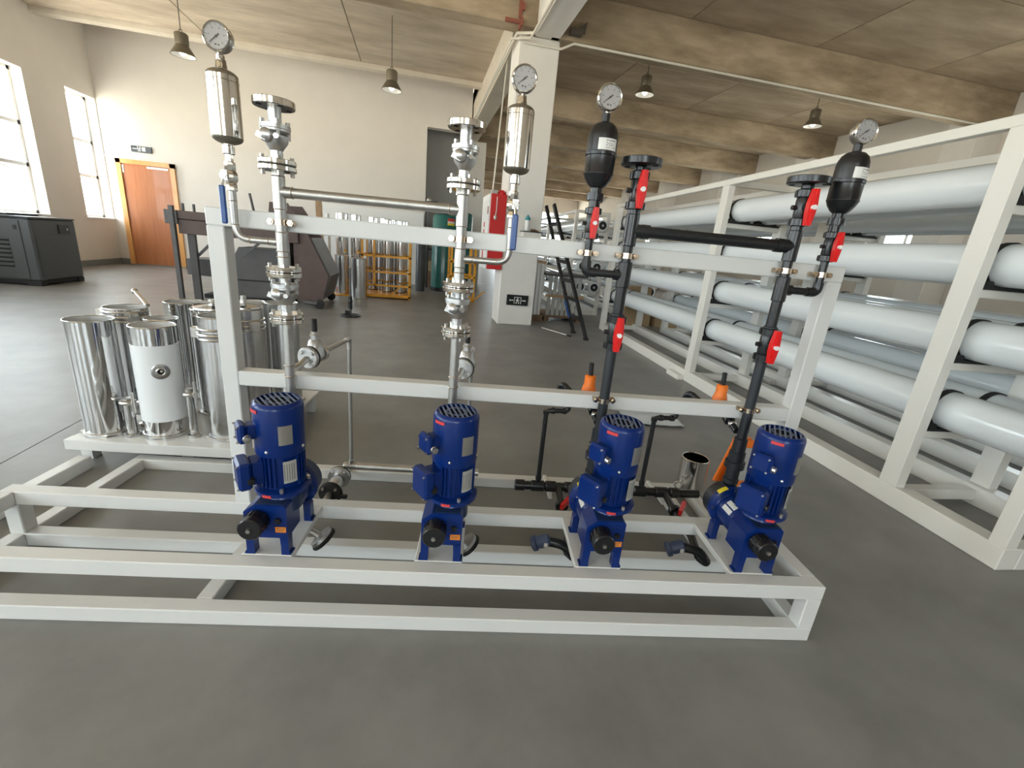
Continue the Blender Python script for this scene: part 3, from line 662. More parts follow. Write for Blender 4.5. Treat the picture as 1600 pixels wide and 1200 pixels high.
def gauge(xd, z, label, dark=False, k=1.0):
    t = Thing('pressure_gauge', label, 'gauge', (xd, YP, z - .04), 'S', group='round dial pressure gauges')
    r = .032 * k; y = YP - .004
    t.part('stem', MB().lathe([(.008, 0), (.0095, .001), (.0095, .010), (.0065, .012), (.0065, .022)], (xd, YP, z - r - .016), seg=6), 'polish')
    t.part('case', MB().lathe([(r * .94, 0), (r, .003), (r, .022), (r * .96, .025)], (xd, y + .019, z), (0, -1, 0), 40), 'steel')
    t.part('bezel', MB().lathe([(r, .020), (r * 1.07, .021), (r * 1.07, .027), (r * .98, .030), (r * .90, .028), (r * .88, .0245)], (xd, y + .019, z), (0, -1, 0), 44, closed=False), 'polish')
    dl = t.part('dial', MB().cyl((xd, y - .002, z), (xd, y - .0065, z), r * .93, 40), 'dial')
    R0 = Matrix.Translation((xd, y - .0068, z))
    for i in range(11):
        a = radians(225 - 27 * i); k_ = MB().box((r * .74, -.0002, -.0006), (r * .86, .0002, .0006) if i % 2 else (r * .88, .0002, .0009))
        k_.rot(R0 @ Matrix.Rotation(-a, 4, 'Y')); t.part('tick', k_, 'ink', dl, smooth=False)
    for i in range(6):
        a = radians(225 - 54 * i); k_ = MB().box((r * .60 - .0016, -.0002, -.0013), (r * .60 + .0016, .0002, .0013)); c_ = Vector((r * .6 * cos(a) - r * .6, 0, r * .6 * sin(a)))
        k_.rot(R0 @ Matrix.Translation(c_)); t.part('numeral', k_, 'ink', dl, smooth=False)
    t.part('unit_mark', MB().box((-.006, -.0002, -r * .60), (-.001, .0002, -r * .50)).rot(R0), 'inkk', dl, smooth=False)
    t.part('unit_mark', MB().box((.002, -.0002, -r * .63), (.006, .0002, -r * .53)).rot(R0), 'inkk', dl, smooth=False)
    pn = MB().prism([(-r * .28, -.0016), (-r * .28, .0016), (0, .0015), (r * .72, .0003), (r * .72, -.0003), (0, -.0015)], 'y', -.0016, -.0008).rot(R0 @ Matrix.Rotation(-radians(218), 4, 'Y'))
    t.part('pointer', pn, 'inkk', smooth=False); t.part('pointer_hub', MB().cyl((xd, y - .0068, z), (xd, y - .0092, z), .0026, 12), 'inkk')
    t.part('lens', MB().cyl((xd, y - .0100, z), (xd, y - .0106, z), r * .91, 32), 'lens')
steel_damper(-.714, 'polished steel pulsation damper at the far left of the portal')
steel_damper(.065, 'polished steel pulsation damper in front of the square column')
gauge(-.714, 1.585, 'round pressure gauge on the left polished steel damper')
gauge(.067, 1.575, 'round pressure gauge on the right polished steel damper')

# steel relief valves, drain legs, suction header
def steel_relief(x, label):
    t = Thing('relief_valve', label, 'valve', (x, 1.49, .70), 'S', group='stainless relief valves with black stems')
    zc = .738
    t.part('inlet_flange', MB().lathe([(.010, 0), (.034, 0), (.036, .002), (.036, .012), (.034, .014), (.012, .014)], (x, 1.456, zc), (.25, 1, 0), 30), 'cast')
    t.part('flange_bolt', bolts(MB(), (x, 1.458, zc), (.25, 1, 0), .026, 4, .007, .006, .010), 'cast', kind='stuff')
    t.part('diaphragm', MB().lathe([(.037, 0), (.038, .002), (.037, .004)], (x + .004, 1.4705, zc), (.25, 1, 0), 30), 'rubber')
    t.part('body', MB().lathe([(.026, 0), (.030, .02), (.024, .05), (.018, .056)], (x + .004, 1.474, zc), (.25, 1, 0), 24).lathe([(.030, 0), (.028, .02), (.020, .05), (.014, .056), (.014, .066)], (x + .012, 1.50, zc), (0, 0, 1), 24), 'cast')
    t.part('outlet_flange', MB().lathe([(.012, 0), (.026, 0), (.028, .002), (.028, .010), (.010, .012)], (x + .016, 1.532, zc), (.25, 1, 0), 26), 'steel')
    t.part('stem_collar', MB().lathe([(.014, 0), (.016, .002), (.016, .006), (.013, .008), (.013, .016)], (x + .012, 1.50, zc + .066), seg=18), 'steel')
    t.part('stem', MB().lathe([(.0085, 0), (.0085, .042), (.0075, .044)], (x + .012, 1.50, zc + .080), seg=16), 'rubber', label='black adjusting stem')
steel_relief(-.566, 'stainless relief valve with black stem right of the first riser')
steel_relief(-.057, 'stainless relief valve half hidden behind the second steel riser')
for x, l in ((-.545, 'thin vertical stainless drain pipe standing right of the first pump'), (-.032, 'thin vertical stainless drain pipe hidden behind the second blue pump')):
    t = Thing('drain_pipe', l, 'pipe', (x, 1.85, .15), 'S')
    t.part('pipe', MB().pipe([(x - .003, 1.546, .738), (x, 1.85, .722), (x, 1.85, .155)], .0085, 12, bend=.016), 'pipe')
    t.part('elbow', MB().pipe([(x, 1.80, .7245), (x, 1.85, .722), (x, 1.85, .68)], .0105, 12, bend=.018), 'steel')
    t.part('socket', MB().cyl((x, 1.85, .148), (x, 1.85, .165), .012, 12), 'steel')
sh = Thing('suction_header', 'low horizontal stainless header behind the two left pumps', 'pipe', (-.3, 1.85, .06), 'S')
sh.part('pipe', MB().cyl((-.575, 1.85, .135), (.03, 1.85, .135), .0165, 18), 'pipe')
sh.part('weld_ring', MB().ring((-.52, 1.85, .135), (1, 0, 0), .0165, .0016, 20, 6), 'steel')
sh.part('end_cap', MB().sphere((-.575, 1.85, .135), .0165, (.5, 1, 1)), 'steel')
for x in (-.59, -.09): sh.part('support_foot', MB().box((x, 1.84, .06), (x + .01, 1.86, .125)), 'frame', smooth=False)
def steel_suction(x, label):
    t = Thing('suction_line', label, 'pipe', (x, 1.65, .05), 'S', group='flanged steel suction lines')
    t.part('pipe', MB().pipe([(x, 1.39, .11), (x, 1.60, .11), (x, 1.83, .125)], .013, 14), 'pipe')
    f = t.part('flange', MB().lathe([(.01, 0), (.046, 0), (.048, .003), (.048, .014), (.01, .016)], (x, 1.76, .12), (0, 1, 0), 32), 'cast')
    t.part('flange_bolt', bolts(MB(), (x, 1.765, .12), (0, 1, 0), .035, 4, .007, .008, .016), 'steel', f, kind='stuff')
    t.part('gasket', MB().cyl((x, 1.776, .12), (x, 1.782, .12), .048, 28), 'rubber', f)
    t.part('valve_body', MB().lathe([(.022, 0), (.030, .02), (.030, .06), (.02, .08)], (x, 1.675, .115), (0, 1, 0), 20), 'cast')
    b = t.part('rubber_joint', MB().lathe([(.02, 0), (.044, .004), (.048, .010), (.048, .020), (.036, .026)], (x, 1.64, .112), (0, 1, 0), 30), 'rubber')
    t.part('joint_bolt', bolts(MB(), (x, 1.64, .112), (0, 1, 0), .036, 4, .006, .006, .006), 'steel', b, kind='stuff')
    t.part('handle', MB().box((x + .044, 1.635, .10), (x + .07, 1.65, .112)), 'rubber', smooth=False)
    s_ = t.part('pump_flange', MB().lathe([(.02, 0), (.040, .002), (.040, .014), (.02, .018)], (x + .075, 1.35, .12), (-.55, 0, .6), 28), 'cast')
    t.part('flange_bolt', bolts(MB(), (x + .072, 1.35, .123), (-.55, 0, .6), .030, 6, .005, .012, .02), 'steel', s_, kind='stuff')
    t.part('rubber_ring', MB().ring((x + .078, 1.35, .117), (-.55, 0, .6), .038, .008, 28, 8), 'rubber')
    t.part('pipe', MB().pipe([(x + .068, 1.35, .126), (x + .02, 1.35, .16), (x + .0, 1.39, .11)], .012, 12, bend=.02), 'pipe')
steel_suction(-.575, 'steel suction line with black rubber flange beside the first blue pump')
steel_suction(-.07, 'steel suction line half hidden behind the second blue pump')

# ------------------------------------------------------------------ black plastic risers
def red_valve(x, z, label, grp, k=1.0, parentless=True):
    """union ball valve with a long red handle facing the aisle"""
    t = Thing('red_handle_valve', label, 'valve', (x, YP, z - .05 * k), 'S', group=grp)
    b = t.part('valve_body', MB().lathe([(.019 * k, -.030 * k), (.021 * k, -.024 * k), (.021 * k, .024 * k), (.019 * k, .030 * k)], (x, YP, z), seg=20).cyl((x, YP, z), (x, YP - .032 * k, z), .013 * k, 14), 'pvc')
    for s_ in (-1, 1):
        u = t.part('union_nut', MB().lathe([(.021 * k, 0), (.027 * k, .002), (.027 * k, .020 * k), (.023 * k, .023 * k)], (x, YP, z + s_ * .040 * k - .0115 * k), seg=20), 'pvc')
        g = MB()
        for i in range(12):
            a = 2 * pi * i / 12; q = len(g.v); g.box((.0265 * k, -.002, -.009 * k), (.0285 * k, .002, .009 * k)); g.rot(Matrix.Translation((x, YP, z + s_ * .040 * k)) @ Matrix.Rotation(a, 4, 'Z'), q)
        t.part('nut_rib', g, 'pvc', u, kind='stuff', smooth=False)
    t.part('lug', MB().cyl((x - .02 * k, YP, z), (x - .032 * k, YP, z), .007 * k, 10), 'pvc', b)
    y = YP - .031 * k; H = .050 * k
    pol = [(x - .0075 * k, z - H), (x + .0075 * k, z - H), (x + .0125 * k, z - .012 * k), (x + .0125 * k, z + .012 * k), (x + .0085 * k, z + H), (x - .0065 * k, z + H), (x - .0125 * k, z + .012 * k), (x - .0125 * k, z - .012 * k)]
    h = t.part('handle', MB().prism(pol, 'y', y - .016 * k, y), 'red', label='glossy red bar handle', smooth=False)
    pol2 = [(x + (u - x) * .35, z + (v - z) * .96) for u, v in pol]
    t.part('handle_spine', MB().prism(pol2, 'y', y - .022 * k, y - .015 * k), 'red', h, smooth=False)
    t.part('cap', MB().cyl((x, y - .015 * k, z), (x, y - .0245 * k, z), .0068 * k, 16), 'white', h, label='white centre cap')
    return t
def socket(t, x, z0, z1, r, nm='coupling', mt='pvc'):
    return t.part(nm, MB().lathe([(r * .9, 0), (r, .002), (r, z1 - z0 - .002), (r * .9, z1 - z0)], (x, YP, z0), seg=24), mt)
def pvc_riser(x, sgn, to_other, xd, names):
    t = Thing('plastic_riser', names[0], 'pipe', (x, YP, .40), 'S', group='black plastic risers')
    t.part('pipe', MB().cyl((x, YP, .58), (x, YP, .878), .0165, 20), 'pvcg')
    t.part('pipe', MB().cyl((x, YP, .958), (x, YP, 1.066), .0165, 20), 'pvc')
    t.part('pipe', MB().cyl((x, YP, 1.066), (x, YP, 1.30), .0145, 20), 'pvc')
    socket(t, x, .413, .432, .026, mt='pvcg'); u = socket(t, x, .43, .475, .0225, mt='pvcg'); socket(t, x, .472, .500, .033, 'union_nut', 'pvcg')
    socket(t, x, .498, .535, .0265, 'reducer', 'pvcg'); socket(t, x, .533, .585, .022, 'coupling', 'pvcg')
    socket(t, x, .860, .882, .0205, 'socket', 'pvcg'); socket(t, x, .955, .978, .0205, 'socket', 'pvcg')
    t.part('tee', MB().lathe([(.019, 0), (.0205, .002), (.0205, .074), (.019, .076)], (x, YP, 1.058), seg=24).cyl((x, YP, 1.095), (x + sgn * .032, YP, 1.095), .0165, 18), 'pvc')
    t.part('tee', MB().lathe([(.018, 0), (.020, .002), (.020, .088), (.018, .090)], (x, YP, 1.180), seg=24).cyl((x, YP, 1.224), (x + to_other * .036, YP, 1.224), .0195, 18), 'pvc')
    socket(t, x, 1.268, 1.294, .018, 'socket')
    clamp(t, x, 1.152, .0150); clamp(t, x, .690, .0170)
    socket(t, x, 1.385, 1.398, .017, 'neck'); t.part('pipe', MB().cyl((x, YP, 1.37), (x, YP, 1.40), .0145, 18), 'pvc')
    tf = t.part('top_flange', MB().lathe([(.016, 0), (.055, .0), (.058, .002), (.058, .018), (.055, .020), (.048, .020), (.047, .012), (.018, .012), (.016, .004)], (x, YP, 1.398), seg=44), 'pvc')
    for i in range(4):
        a = pi / 4 + i * pi / 2; t.part('bolt_hole', MB().cyl((x + .043 * cos(a), YP + .043 * sin(a), 1.3972), (x + .043 * cos(a), YP + .043 * sin(a), 1.3985), .008, 12), 'hole', tf)
    red_valve(x, 1.333, names[1], 'red handled plastic valves'); red_valve(x, .918, names[2], 'red handled plastic valves', 1.05)
    # branch to the damper
    b = Thing('damper_branch', names[3], 'pipe', (xd, YP, 1.09), 'S', group='black plastic branch pipes')
    b.part('pipe', MB().pipe([(x + sgn * .030, YP, 1.095), (xd, YP, 1.095), (xd, YP, 1.20)], .0115, 14, bend=.03), 'pvc')
    b.part('elbow', MB().pipe([(xd - sgn * .032, YP, 1.095), (xd, YP, 1.095), (xd, YP, 1.127)], .0145, 14, bend=.024), 'pvc')
    clamp(b, xd, 1.150, .0118)
    red_valve(xd, 1.233, names[4], 'red handled plastic valves', .85)
    # black accumulator
    d_ = Thing('pulsation_damper', names[5], 'damper', (xd, YP, 1.26), 'S', group='black plastic pulsation dampers')
    d_.part('inlet', MB().lathe([(.014, 0), (.016, .002), (.016, .020), (.0245, .021), (.0245, .040), (.017, .042), (.017, .060)], (xd, YP, 1.275), seg=24), 'pvc')
    lo = d_.part('lower_shell', MB().lathe([(.016, 0), (.026, .008), (.036, .022), (.041, .034), (.0425, .036), (.0425, .0385), (.0415, .040), (.042, .082), (.0445, .084), (.0445, .0885)], (xd, YP, 1.328), seg=40), 'pvc')
    up = d_.part('upper_shell', MB().lathe([(.0445, 0), (.0445, .004), (.042, .0055), (.0415, .042), (.040, .054), (.034, .068), (.024, .077), (.013, .080), (.0115, .082), (.0115, .102), (.006, .103)], (xd, YP, 1.4165), seg=40), 'black')
    R = .0419
    lb = d_.part('label', arc_plate(MB(), xd, YP, R, 281, .056, 1.4225, 1.4515, .0004, 8), 'whitelab', up, label='white printed label', smooth=False)
    for i, (az, wd, z, h) in enumerate(((300, .014, 1.446, .002), (287, .005, 1.445, .002), (276, .006, 1.446, .0018), (290, .018, 1.438, .001), (292, .014, 1.434, .001), (275, .004, 1.440, .0016), (275, .004, 1.434, .0016), (284, .018, 1.428, .001), (306, .006, 1.4285, .002))):
        d_.part('label_print', arc_plate(MB(), xd, YP, R + .0004, az, wd, z - h / 2, z + h / 2, .0002, 2), 'ink', lb, smooth=False)
    return t
pvc_riser(.42, -1, 1, .300, ('left black plastic riser pipe clamped to the portal above the third pump', 'red handled valve under the left black top flange', 'red handled valve halfway down the left black riser', 'bent black branch pipe on the left plastic riser', 'red handled valve under the left black damper', 'left black plastic pulsation damper with white label'))
pvc_riser(.925, 1, -1, 1.043, ('right black plastic riser pipe clamped to the portal above the fourth pump', 'red handled valve under the right black top flange', 'red handled valve halfway down the right black riser', 'bent black branch pipe beside the right portal post', 'red handled valve under the right black damper', 'right black plastic pulsation damper with white label'))
lk = Thing('link_pipe', 'long horizontal black plastic pipe joining the two black risers', 'pipe', (.67, YP, 1.224), 'S')
lk.part('pipe', MB().cyl((.458, YP, 1.224), (.887, YP, 1.224), .0165, 20), 'pvc')
for x, s_ in ((.452, 1), (.893, -1)): lk.part('collar', MB().cyl((x, YP, 1.224), (x + s_ * .022, YP, 1.224), .0205, 20), 'pvc')
gauge(.302, 1.556, 'round pressure gauge on the left black damper', k=1.0)
gauge(1.046, 1.548, 'round pressure gauge on the right black damper', k=1.0)
# plastic relief valves, drain legs, header
def pvc_relief(x, lab):
    t = Thing('relief_valve', lab, 'valve', (x, 1.53, .63), 'S', group='orange capped plastic relief valves')
    t.part('body', MB().lathe([(.018, 0), (.024, .004), (.024, .03), (.018, .036)], (x, 1.53, .632), seg=18).pipe([(x, 1.53, .645), (x - .055, 1.56, .645)], .013, 12), 'pvc')
    t.part('orange_cap', MB().lathe([(.027, 0), (.026, .010), (.020, .03), (.020, .058), (.016, .062)], (x, 1.53, .668), seg=18), 'orange', label='bright orange cap')
    t.part('stem', MB().cyl((x, 1.53, .728), (x - .003, 1.53, .775), .0085, 12), 'rubber')
    t.part('inlet', MB().pipe([(x, 1.53, .648), (x + .01, 1.47, .625), (x + .012, 1.40, .60)], .012, 12).cyl((x + .01, 1.47, .625), (x + .0105, 1.45, .617), .019, 14), 'pvc')
    t.part('ferrule', MB().lathe([(.013, 0), (.015, .002), (.015, .010), (.013, .012)], (x + .0108, 1.437, .613), (-.03, -1, -.32), 14), 'steel')
    t.part('elbow', MB().pipe([(x - .055, 1.56, .645), (x - .085, 1.60, .670), (x - .095, 1.62, .62)], .013, 12, bend=.02), 'pvc')
pvc_relief(.405, 'plastic relief valve with orange cap left of the third riser')
pvc_relief(.905, 'plastic relief valve with orange cap left of the fourth riser')
for x, l in ((.305, 'thin bent black drain pipe left of the third pump'), (.790, 'thin bent black drain pipe between the third and fourth pumps')):
    t = Thing('drain_pipe', l, 'pipe', (x, 1.8, .13), 'S', group='thin black plastic drain pipes')
    t.part('pipe', MB().pipe([(x, 1.80, .135), (x, 1.80, .482), (x + .095, 1.80, .486), (x + .098, 1.80, .56), (x + .02, 1.62, .612)], .0105, 12, bend=.018), 'pvc')
    for c, d_ in (((x, 1.80, .465), (0, 0, 1)), ((x + .02, 1.80, .483), (1, 0, 0)), ((x + .07, 1.80, .485), (1, 0, 0)), ((x, 1.80, .145), (0, 0, 1))): t.part('socket', MB().lathe([(.0125, 0), (.014, .002), (.014, .016), (.0125, .018)], c, d_, 14), 'pvc')
ph = Thing('suction_header', 'low horizontal black plastic header behind the two right pumps', 'pipe', (.6, 1.8, .06), 'S')
ph.part('pipe', MB().cyl((.21, 1.80, .112), (1.07, 1.80, .112), .0195, 20), 'pvc')
for x, l_ in ((.20, .045), (.275, .06), (.34, .05), (.43, .05), (.755, .06), (.86, .06), (.93, .04)):
    ph.part('fitting', MB().lathe([(.022, 0), (.025, .003), (.025, l_ - .003), (.022, l_)], (x, 1.80, .112), (1, 0, 0), 20), 'pvc')
for x in (.365, .905): ph.part('support_foot', MB().box((x, 1.79, .06), (x + .01, 1.81, .095)), 'frame', smooth=False)
def pvc_suction(x, lab, vlab):
    t = Thing('suction_line', lab, 'pipe', (x, 1.6, .05), 'S', group='black plastic suction lines')
    t.part('pipe', MB().pipe([(x, 1.79, .112), (x - .005, 1.64, .10), (x, 1.50, .095), (x - .03, 1.37, .095)], .0155, 14), 'pvc')
    t.part('union_nut', MB().lathe([(.024, 0), (.028, .003), (.028, .022), (.024, .025)], (x - .004, 1.67, .104), (0, -1, -.1), 20), 'pvc')
    t.part('union_nut', MB().lathe([(.024, 0), (.028, .003), (.028, .022), (.024, .025)], (x - .004, 1.59, .098), (0, -1, -.1), 20), 'pvc')
    h = t.part('handle', MB().prism([(x - .028, 1.585), (x - .018, 1.575), (x + .03, 1.64), (x + .035, 1.665), (x + .02, 1.66)], 'z', .134, .156), 'red', label='red bar handle', smooth=False)
    t.part('stem', MB().cyl((x, 1.625, .10), (x, 1.625, .136), .009, 12), 'pvc')
    # strainer and elbow in front of the middle rail
    t.part('elbow', MB().pipe([(x - .03, 1.37, .095), (x - .005, 1.345, .085), (x - .045, 1.35, .135), (x - .10, 1.36, .14)], .0175, 14, bend=.03), 'pvc')
    t.part('strainer_bowl', MB().lathe([(.014, 0), (.022, .006), (.024, .035), (.022, .05), (.028, .052), (.028, .066), (.022, .07)], (x - .10, 1.36, .15), (-.75, .1, -.35), 18), 'bluedark', label='dark blue strainer bowl')
    t.part('tag', MB().box((x - .125, 1.334, .135), (x - .112, 1.336, .15)), 'whitelab', smooth=False)
pvc_suction(.400, 'black plastic suction line with red handle by the third pump', '')
pvc_suction(.905, 'black plastic suction line with red handle by the fourth pump', '')
# chrome cup standing on the rear rail
t = Thing('chrome_cup', 'open chrome cup standing on the rear rail beside the fourth pump', 'cup', (1.12, 1.978, .0506), 'S')
t.part('shell', MB().lathe([(.063, 0), (.067, .004), (.067, .165), (.064, .168), (.060, .165), (.060, .01)], (1.12, 1.978, .0506), seg=36, closed=False).cyl((1.12, 1.978, .0506), (1.12, 1.978, .056), .060, 30), 'chrome')
t.part('hanger_ring', MB().ring((1.043, 1.945, .075), (.6, 1, .1), .018, .004, 16, 6), 'steel')
# orange floor sign behind the last pump
t = Thing('floor_sign', 'orange folding floor sign with grey side behind the fourth pump', 'sign', (1.43, 2.08, 0), 'S')
_P = [(1.35, 0), (1.51, 0), (1.475, .29), (1.385, .29)]
def tilt(y, a): return Matrix.Translation((0, y, 0)) @ Matrix.Rotation(radians(a), 4, 'X') @ Matrix.Translation((0, -y, 0))
t.part('panel', MB().prism(_P, 'y', 2.03, 2.045).rot(tilt(2.04, -9)), 'orange', smooth=False)
t.part('panel', MB().prism(_P, 'y', 2.15, 2.165).rot(tilt(2.16, 9)), 'orange', smooth=False)
t.part('side_brace', MB().prism([(2.06, .06), (2.14, .06), (2.12, .24), (2.08, .24)], 'x', 1.485, 1.492), 'white', smooth=False)
t.part('grey_face', MB().prism([(1.40, .07), (1.49, .07), (1.465, .25), (1.41, .25)], 'y', 2.022, 2.028).rot(tilt(2.04, -9)), 'wallgrey', smooth=False)
# crumpled film on the floor
bm = bmesh.new(); bmesh.ops.create_grid(bm, x_segments=14, y_segments=10, size=.5)
for v in bm.verts:
    a = atan2(v.co.y, v.co.x); rr = v.co.length
    v.co.z = .015 + .03 * max(0, .45 - rr) * (1 + sin(9 * v.co.x + 3) * cos(11 * v.co.y)) + random.uniform(0, .008)
    v.co.x *= .42; v.co.y *= .28
sg = MB().addbm(bm, Matrix.Translation((1.30, 3.05, 0)))
sg.v += [(a, b, c - .004) for a, b, c in sg.v]; nq = len(sg.v) // 2; sg.f += [tuple(i + nq for i in reversed(f)) for f in sg.f[:]]
single('plastic_sheet', sg, 'film', 'crumpled pale plastic sheet lying on the floor behind the skid', 'sheet', (1.30, 3.05, 0), 'S')

# ------------------------------------------------------------------ vessel racks (frame R)
ROWS = ((1.64, 'top row'), (1.268, 'second row'), (.91, 'third row'), (.545, 'bottom row'))
POSTS = ((1.32, 1.385), (1.822, 1.918), (4.02, 4.125), (6.80, 6.93))
def rack(x0, x1, ya, yb, posts, label, top=True):
    t = Thing('vessel_rack', label, 'rack', ((x0 + x1) / 2, (ya + yb) / 2, 0), 'R', group='white tube racks')
    d_ = .05
    for x in (x0, x1 - .1): t.part('base_rail', MB().box((x, ya, 0), (x + .1, yb, .108), .004), 'rackw', smooth=False)
    for x in (x0, x1 - d_): t.part('top_rail', MB().box((x, ya, 1.835), (x + d_, yb, 1.885), .003), 'rackw', smooth=False)
    t.part('end_cross', MB().box((x0 + .1, ya, 0), (x1 - .1, ya + .08, .10), .003), 'rackw', smooth=False)
    for (p, q) in posts:
        for x in (x0, x1 - .06): t.part('post', MB().box((x, p, .108), (x + .06, q, 1.835), .003), 'rackw', smooth=False)
        pm_ = (p + q) / 2
        t.part('base_cross', MB().box((x0 + .1, pm_ - .03, .03), (x1 - .1, pm_ + .03, .09), .003), 'rackw', smooth=False)
        t.part('top_cross', MB().box((x0 + d_, pm_ - .025, 1.835), (x1 - d_, pm_ + .025, 1.885), .003), 'rackw', smooth=False)
        if q - p < .07: continue
        for z, _ in ROWS: t.part('shelf_cross', MB().box((x0 + .06, pm_ - .025, z - .155), (x1 - .06, pm_ + .025, z - .115), .003), 'rackw', smooth=False)
    t.part('foot_plate', MB().box((x0 - .07, 4.1, 0), (x0, 4.35, .05), .003), 'rackw', smooth=False) if ya < 2 else None
    return t
rack(2.375, 3.03, 1.32, 6.94, POSTS, 'white steel tube rack nearest the pump skid on the right')
rack(3.42, 4.075, 1.32, 6.94, POSTS, 'second white steel tube rack parallel behind the nearest one')
rack(2.14, 2.80, 8.42, 14.0, ((8.42, 8.5), (10.9, 11.0), (13.9, 14.0)), 'white steel tube rack farther back beyond the black ladder')
rack(3.25, 3.91, 8.42, 14.0, ((8.42, 8.5), (10.9, 11.0), (13.9, 14.0)), 'far tube rack seen between the two black risers')
vm = {}
def vessel(x, z, ya, yb, sup, label, grp, caps=True):
    t = Thing('pressure_vessel', label, 'vessel', (x, (ya + yb) / 2, z), 'R', group=grp)
    r = .098; L = yb - ya
    key = (round(L, 3),)
    if key not in vm:
        b = MB().lathe([(r * .90, 0), (r, .008), (r, .10), (r * 1.02, .11), (r * 1.02, .16), (r, .18), (r, L - .18), (r * 1.02, L - .16), (r * 1.02, L - .11), (r, L - .10), (r, L - .008), (r * .90, L)], (0, -L / 2, 0), (0, 1, 0), 36)
        vm[key] = (b.mesh('shell', M['vessel']), MB().lathe([(r * .72, -.004), (r * .72, .004)], (0, -L / 2, 0), (0, 1, 0), 24).mesh('end_plate', M['rubber']), MB().lathe([(.02, -.012), (.02, .0)], (0, -L / 2, 0), (0, 1, 0), 12).mesh('port', M['vessend']),
                   MB().lathe([(r + .001, 0), (r + .006, 0), (r + .006, .03), (r + .001, .03), (r + .001, 0)], (0, -.015, 0), (0, 1, 0), 32, closed=False).mesh('strap', M['rubber']),
                   MB().box((-.125, -.03, -.1148), (.125, .03, -.100)).box((-.10, -.028, -.100), (-.055, .028, -.075)).box((.055, -.028, -.100), (.10, .028, -.075)).mesh('saddle', M['rubber'], False))
    a, e, p, st, sd = vm[key]
    sh_ = t.inst('shell', a); en = t.inst('end_plate', e); t.inst('port', p, en)
    for y in sup:
        t.inst('strap', st, loc=(0, y - (ya + yb) / 2, 0)); t.inst('saddle', sd, loc=(0, y - (ya + yb) / 2, 0))
    return t
ordn = {0: 'aisle side', 1: 'inner side'}
for rk, xs_, ya, yb, sup, what in ((0, (2.565, 2.835), 1.0, 7.3, (1.87, 4.07, 6.87), 'of the nearest tube rack'), (1, (3.61, 3.88), 1.0, 7.3, (1.87, 4.07, 6.87), 'of the second tube rack'), (2, (2.335, 2.60), 8.2, 14.2, (10.95, 13.95), 'of the rack beyond the ladder'), (3, (3.445, 3.71), 8.2, 14.2, (10.95, 13.95), 'of the farthest right rack')):
    for zi, (z, rn) in enumerate(ROWS):
        for ci_, x in enumerate(xs_):
            vessel(x, z, ya, yb, sup, 'white tubular vessel, %s, %s %s' % (rn, ordn[ci_], what), 'white pressure vessels on the racks')

# ------------------------------------------------------------------ pallet with polished cylinders (frame S)
pl = Thing('pallet_frame', 'low white steel pallet carrying the polished steel cylinders', 'pallet', (-1.45, 2.4, 0), 'S')
pl.part('deck', MB().box((-1.87, 2.02, .105), (-1.04, 2.86, .1215), .003).rot(Matrix.Identity(4)), 'frame', smooth=False)
pl.part('front_beam', MB().box((-1.87, 1.965, .075), (-1.04, 2.02, .124), .003), 'frame', smooth=False)
for x in (-1.86, -1.40, -1.10): pl.part('leg', MB().box((x, 2.03, 0), (x + .05, 2.08, .105)), 'frame', smooth=False); pl.part('leg', MB().box((x, 2.78, 0), (x + .05, 2.83, .105)), 'frame', smooth=False)
ru = Thing('floor_rail', 'loose white square tube on the floor left of the pallet', 'rail', (-1.78, 1.75, 0), 'S')
ru.part('tube', MB().box((-1.80, 1.40, 0), (-1.745, 1.95, .06), .003), 'frame', smooth=False); ru.part('end_cap', MB().box((-1.798, 1.398, .002), (-1.747, 1.4, .058)), 'rubber', smooth=False)
ZP = .122
def steel_tube(x, y, h, r, label, ring=True, mt='chrome', clampz=None, tilt=0):
    t = Thing('steel_cylinder', label, 'cylinder', (x, y, ZP), 'S', group='polished steel cylinders on the pallet')
    t.part('shell', MB().lathe([(r, 0), (r, h), (r - .004, h), (r - .004, .01)], (x, y, ZP), seg=44, closed=False), mt)
    t.part('inner_wall', MB().lathe([(r - .005, .012), (r - .005, h - .002)], (x, y, ZP), seg=40, closed=False), 'bore')
    t.part('rim', MB().ring((x, y, ZP + h), (0, 0, 1), r - .001, .003, 40, 6), 'foil')
    t.part('base_ring', MB().lathe([(r + .001, .008), (r + .006, .008), (r + .006, .016), (r + .002, .018)], (x, y, ZP), seg=40), 'foil')
    for a in (3.6, 5.2, .6): t.part('foot_lug', MB().box((-.012, -.008, 0), (.012, .008, .012)).rot(Matrix.Translation((x + (r + .004) * cos(a), y + (r + .004) * sin(a), ZP))), 'steel', smooth=False)
    if clampz:
        for k, (dz, rr) in enumerate(((0, .010), (.02, .014), (.045, .008))): t.part('clamp_band', MB().ring((x, y, ZP + clampz + dz), (0, 0, 1), r + .002, rr * .7, 40, 8), 'foil')
        for a in (3.3, 5.6):
            t.part('latch', MB().box((-.012, -.02, -.02), (.02, .02, .03), .004).rot(Matrix.Translation((x + (r + .012) * cos(a), y + (r + .012) * sin(a), ZP + clampz + .015)) @ Matrix.Rotation(a, 4, 'Z')), 'steel')
    return t
steel_tube(-1.765, 2.055 + .04, .545, .089, 'plain polished steel cylinder at the left front corner of the pallet')
steel_tube(-1.80, 2.36, .56, .092, 'polished steel cylinder with double rim behind the left front one', clampz=.50)
steel_tube(-1.595, 2.30, .53, .072, 'narrow polished cylinder directly behind the white sleeved one')
steel_tube(-1.68, 2.62, .565, .095, 'polished steel cylinder at the rear left of the pallet')
steel_tube(-1.42, 2.42, .575, .092, 'polished steel cylinder in the middle of the pallet behind the clamped one')
steel_tube(-1.215, 2.12, .60, .083, 'polished steel housing with clamp bands beside the portal post', clampz=.50, mt='foil')
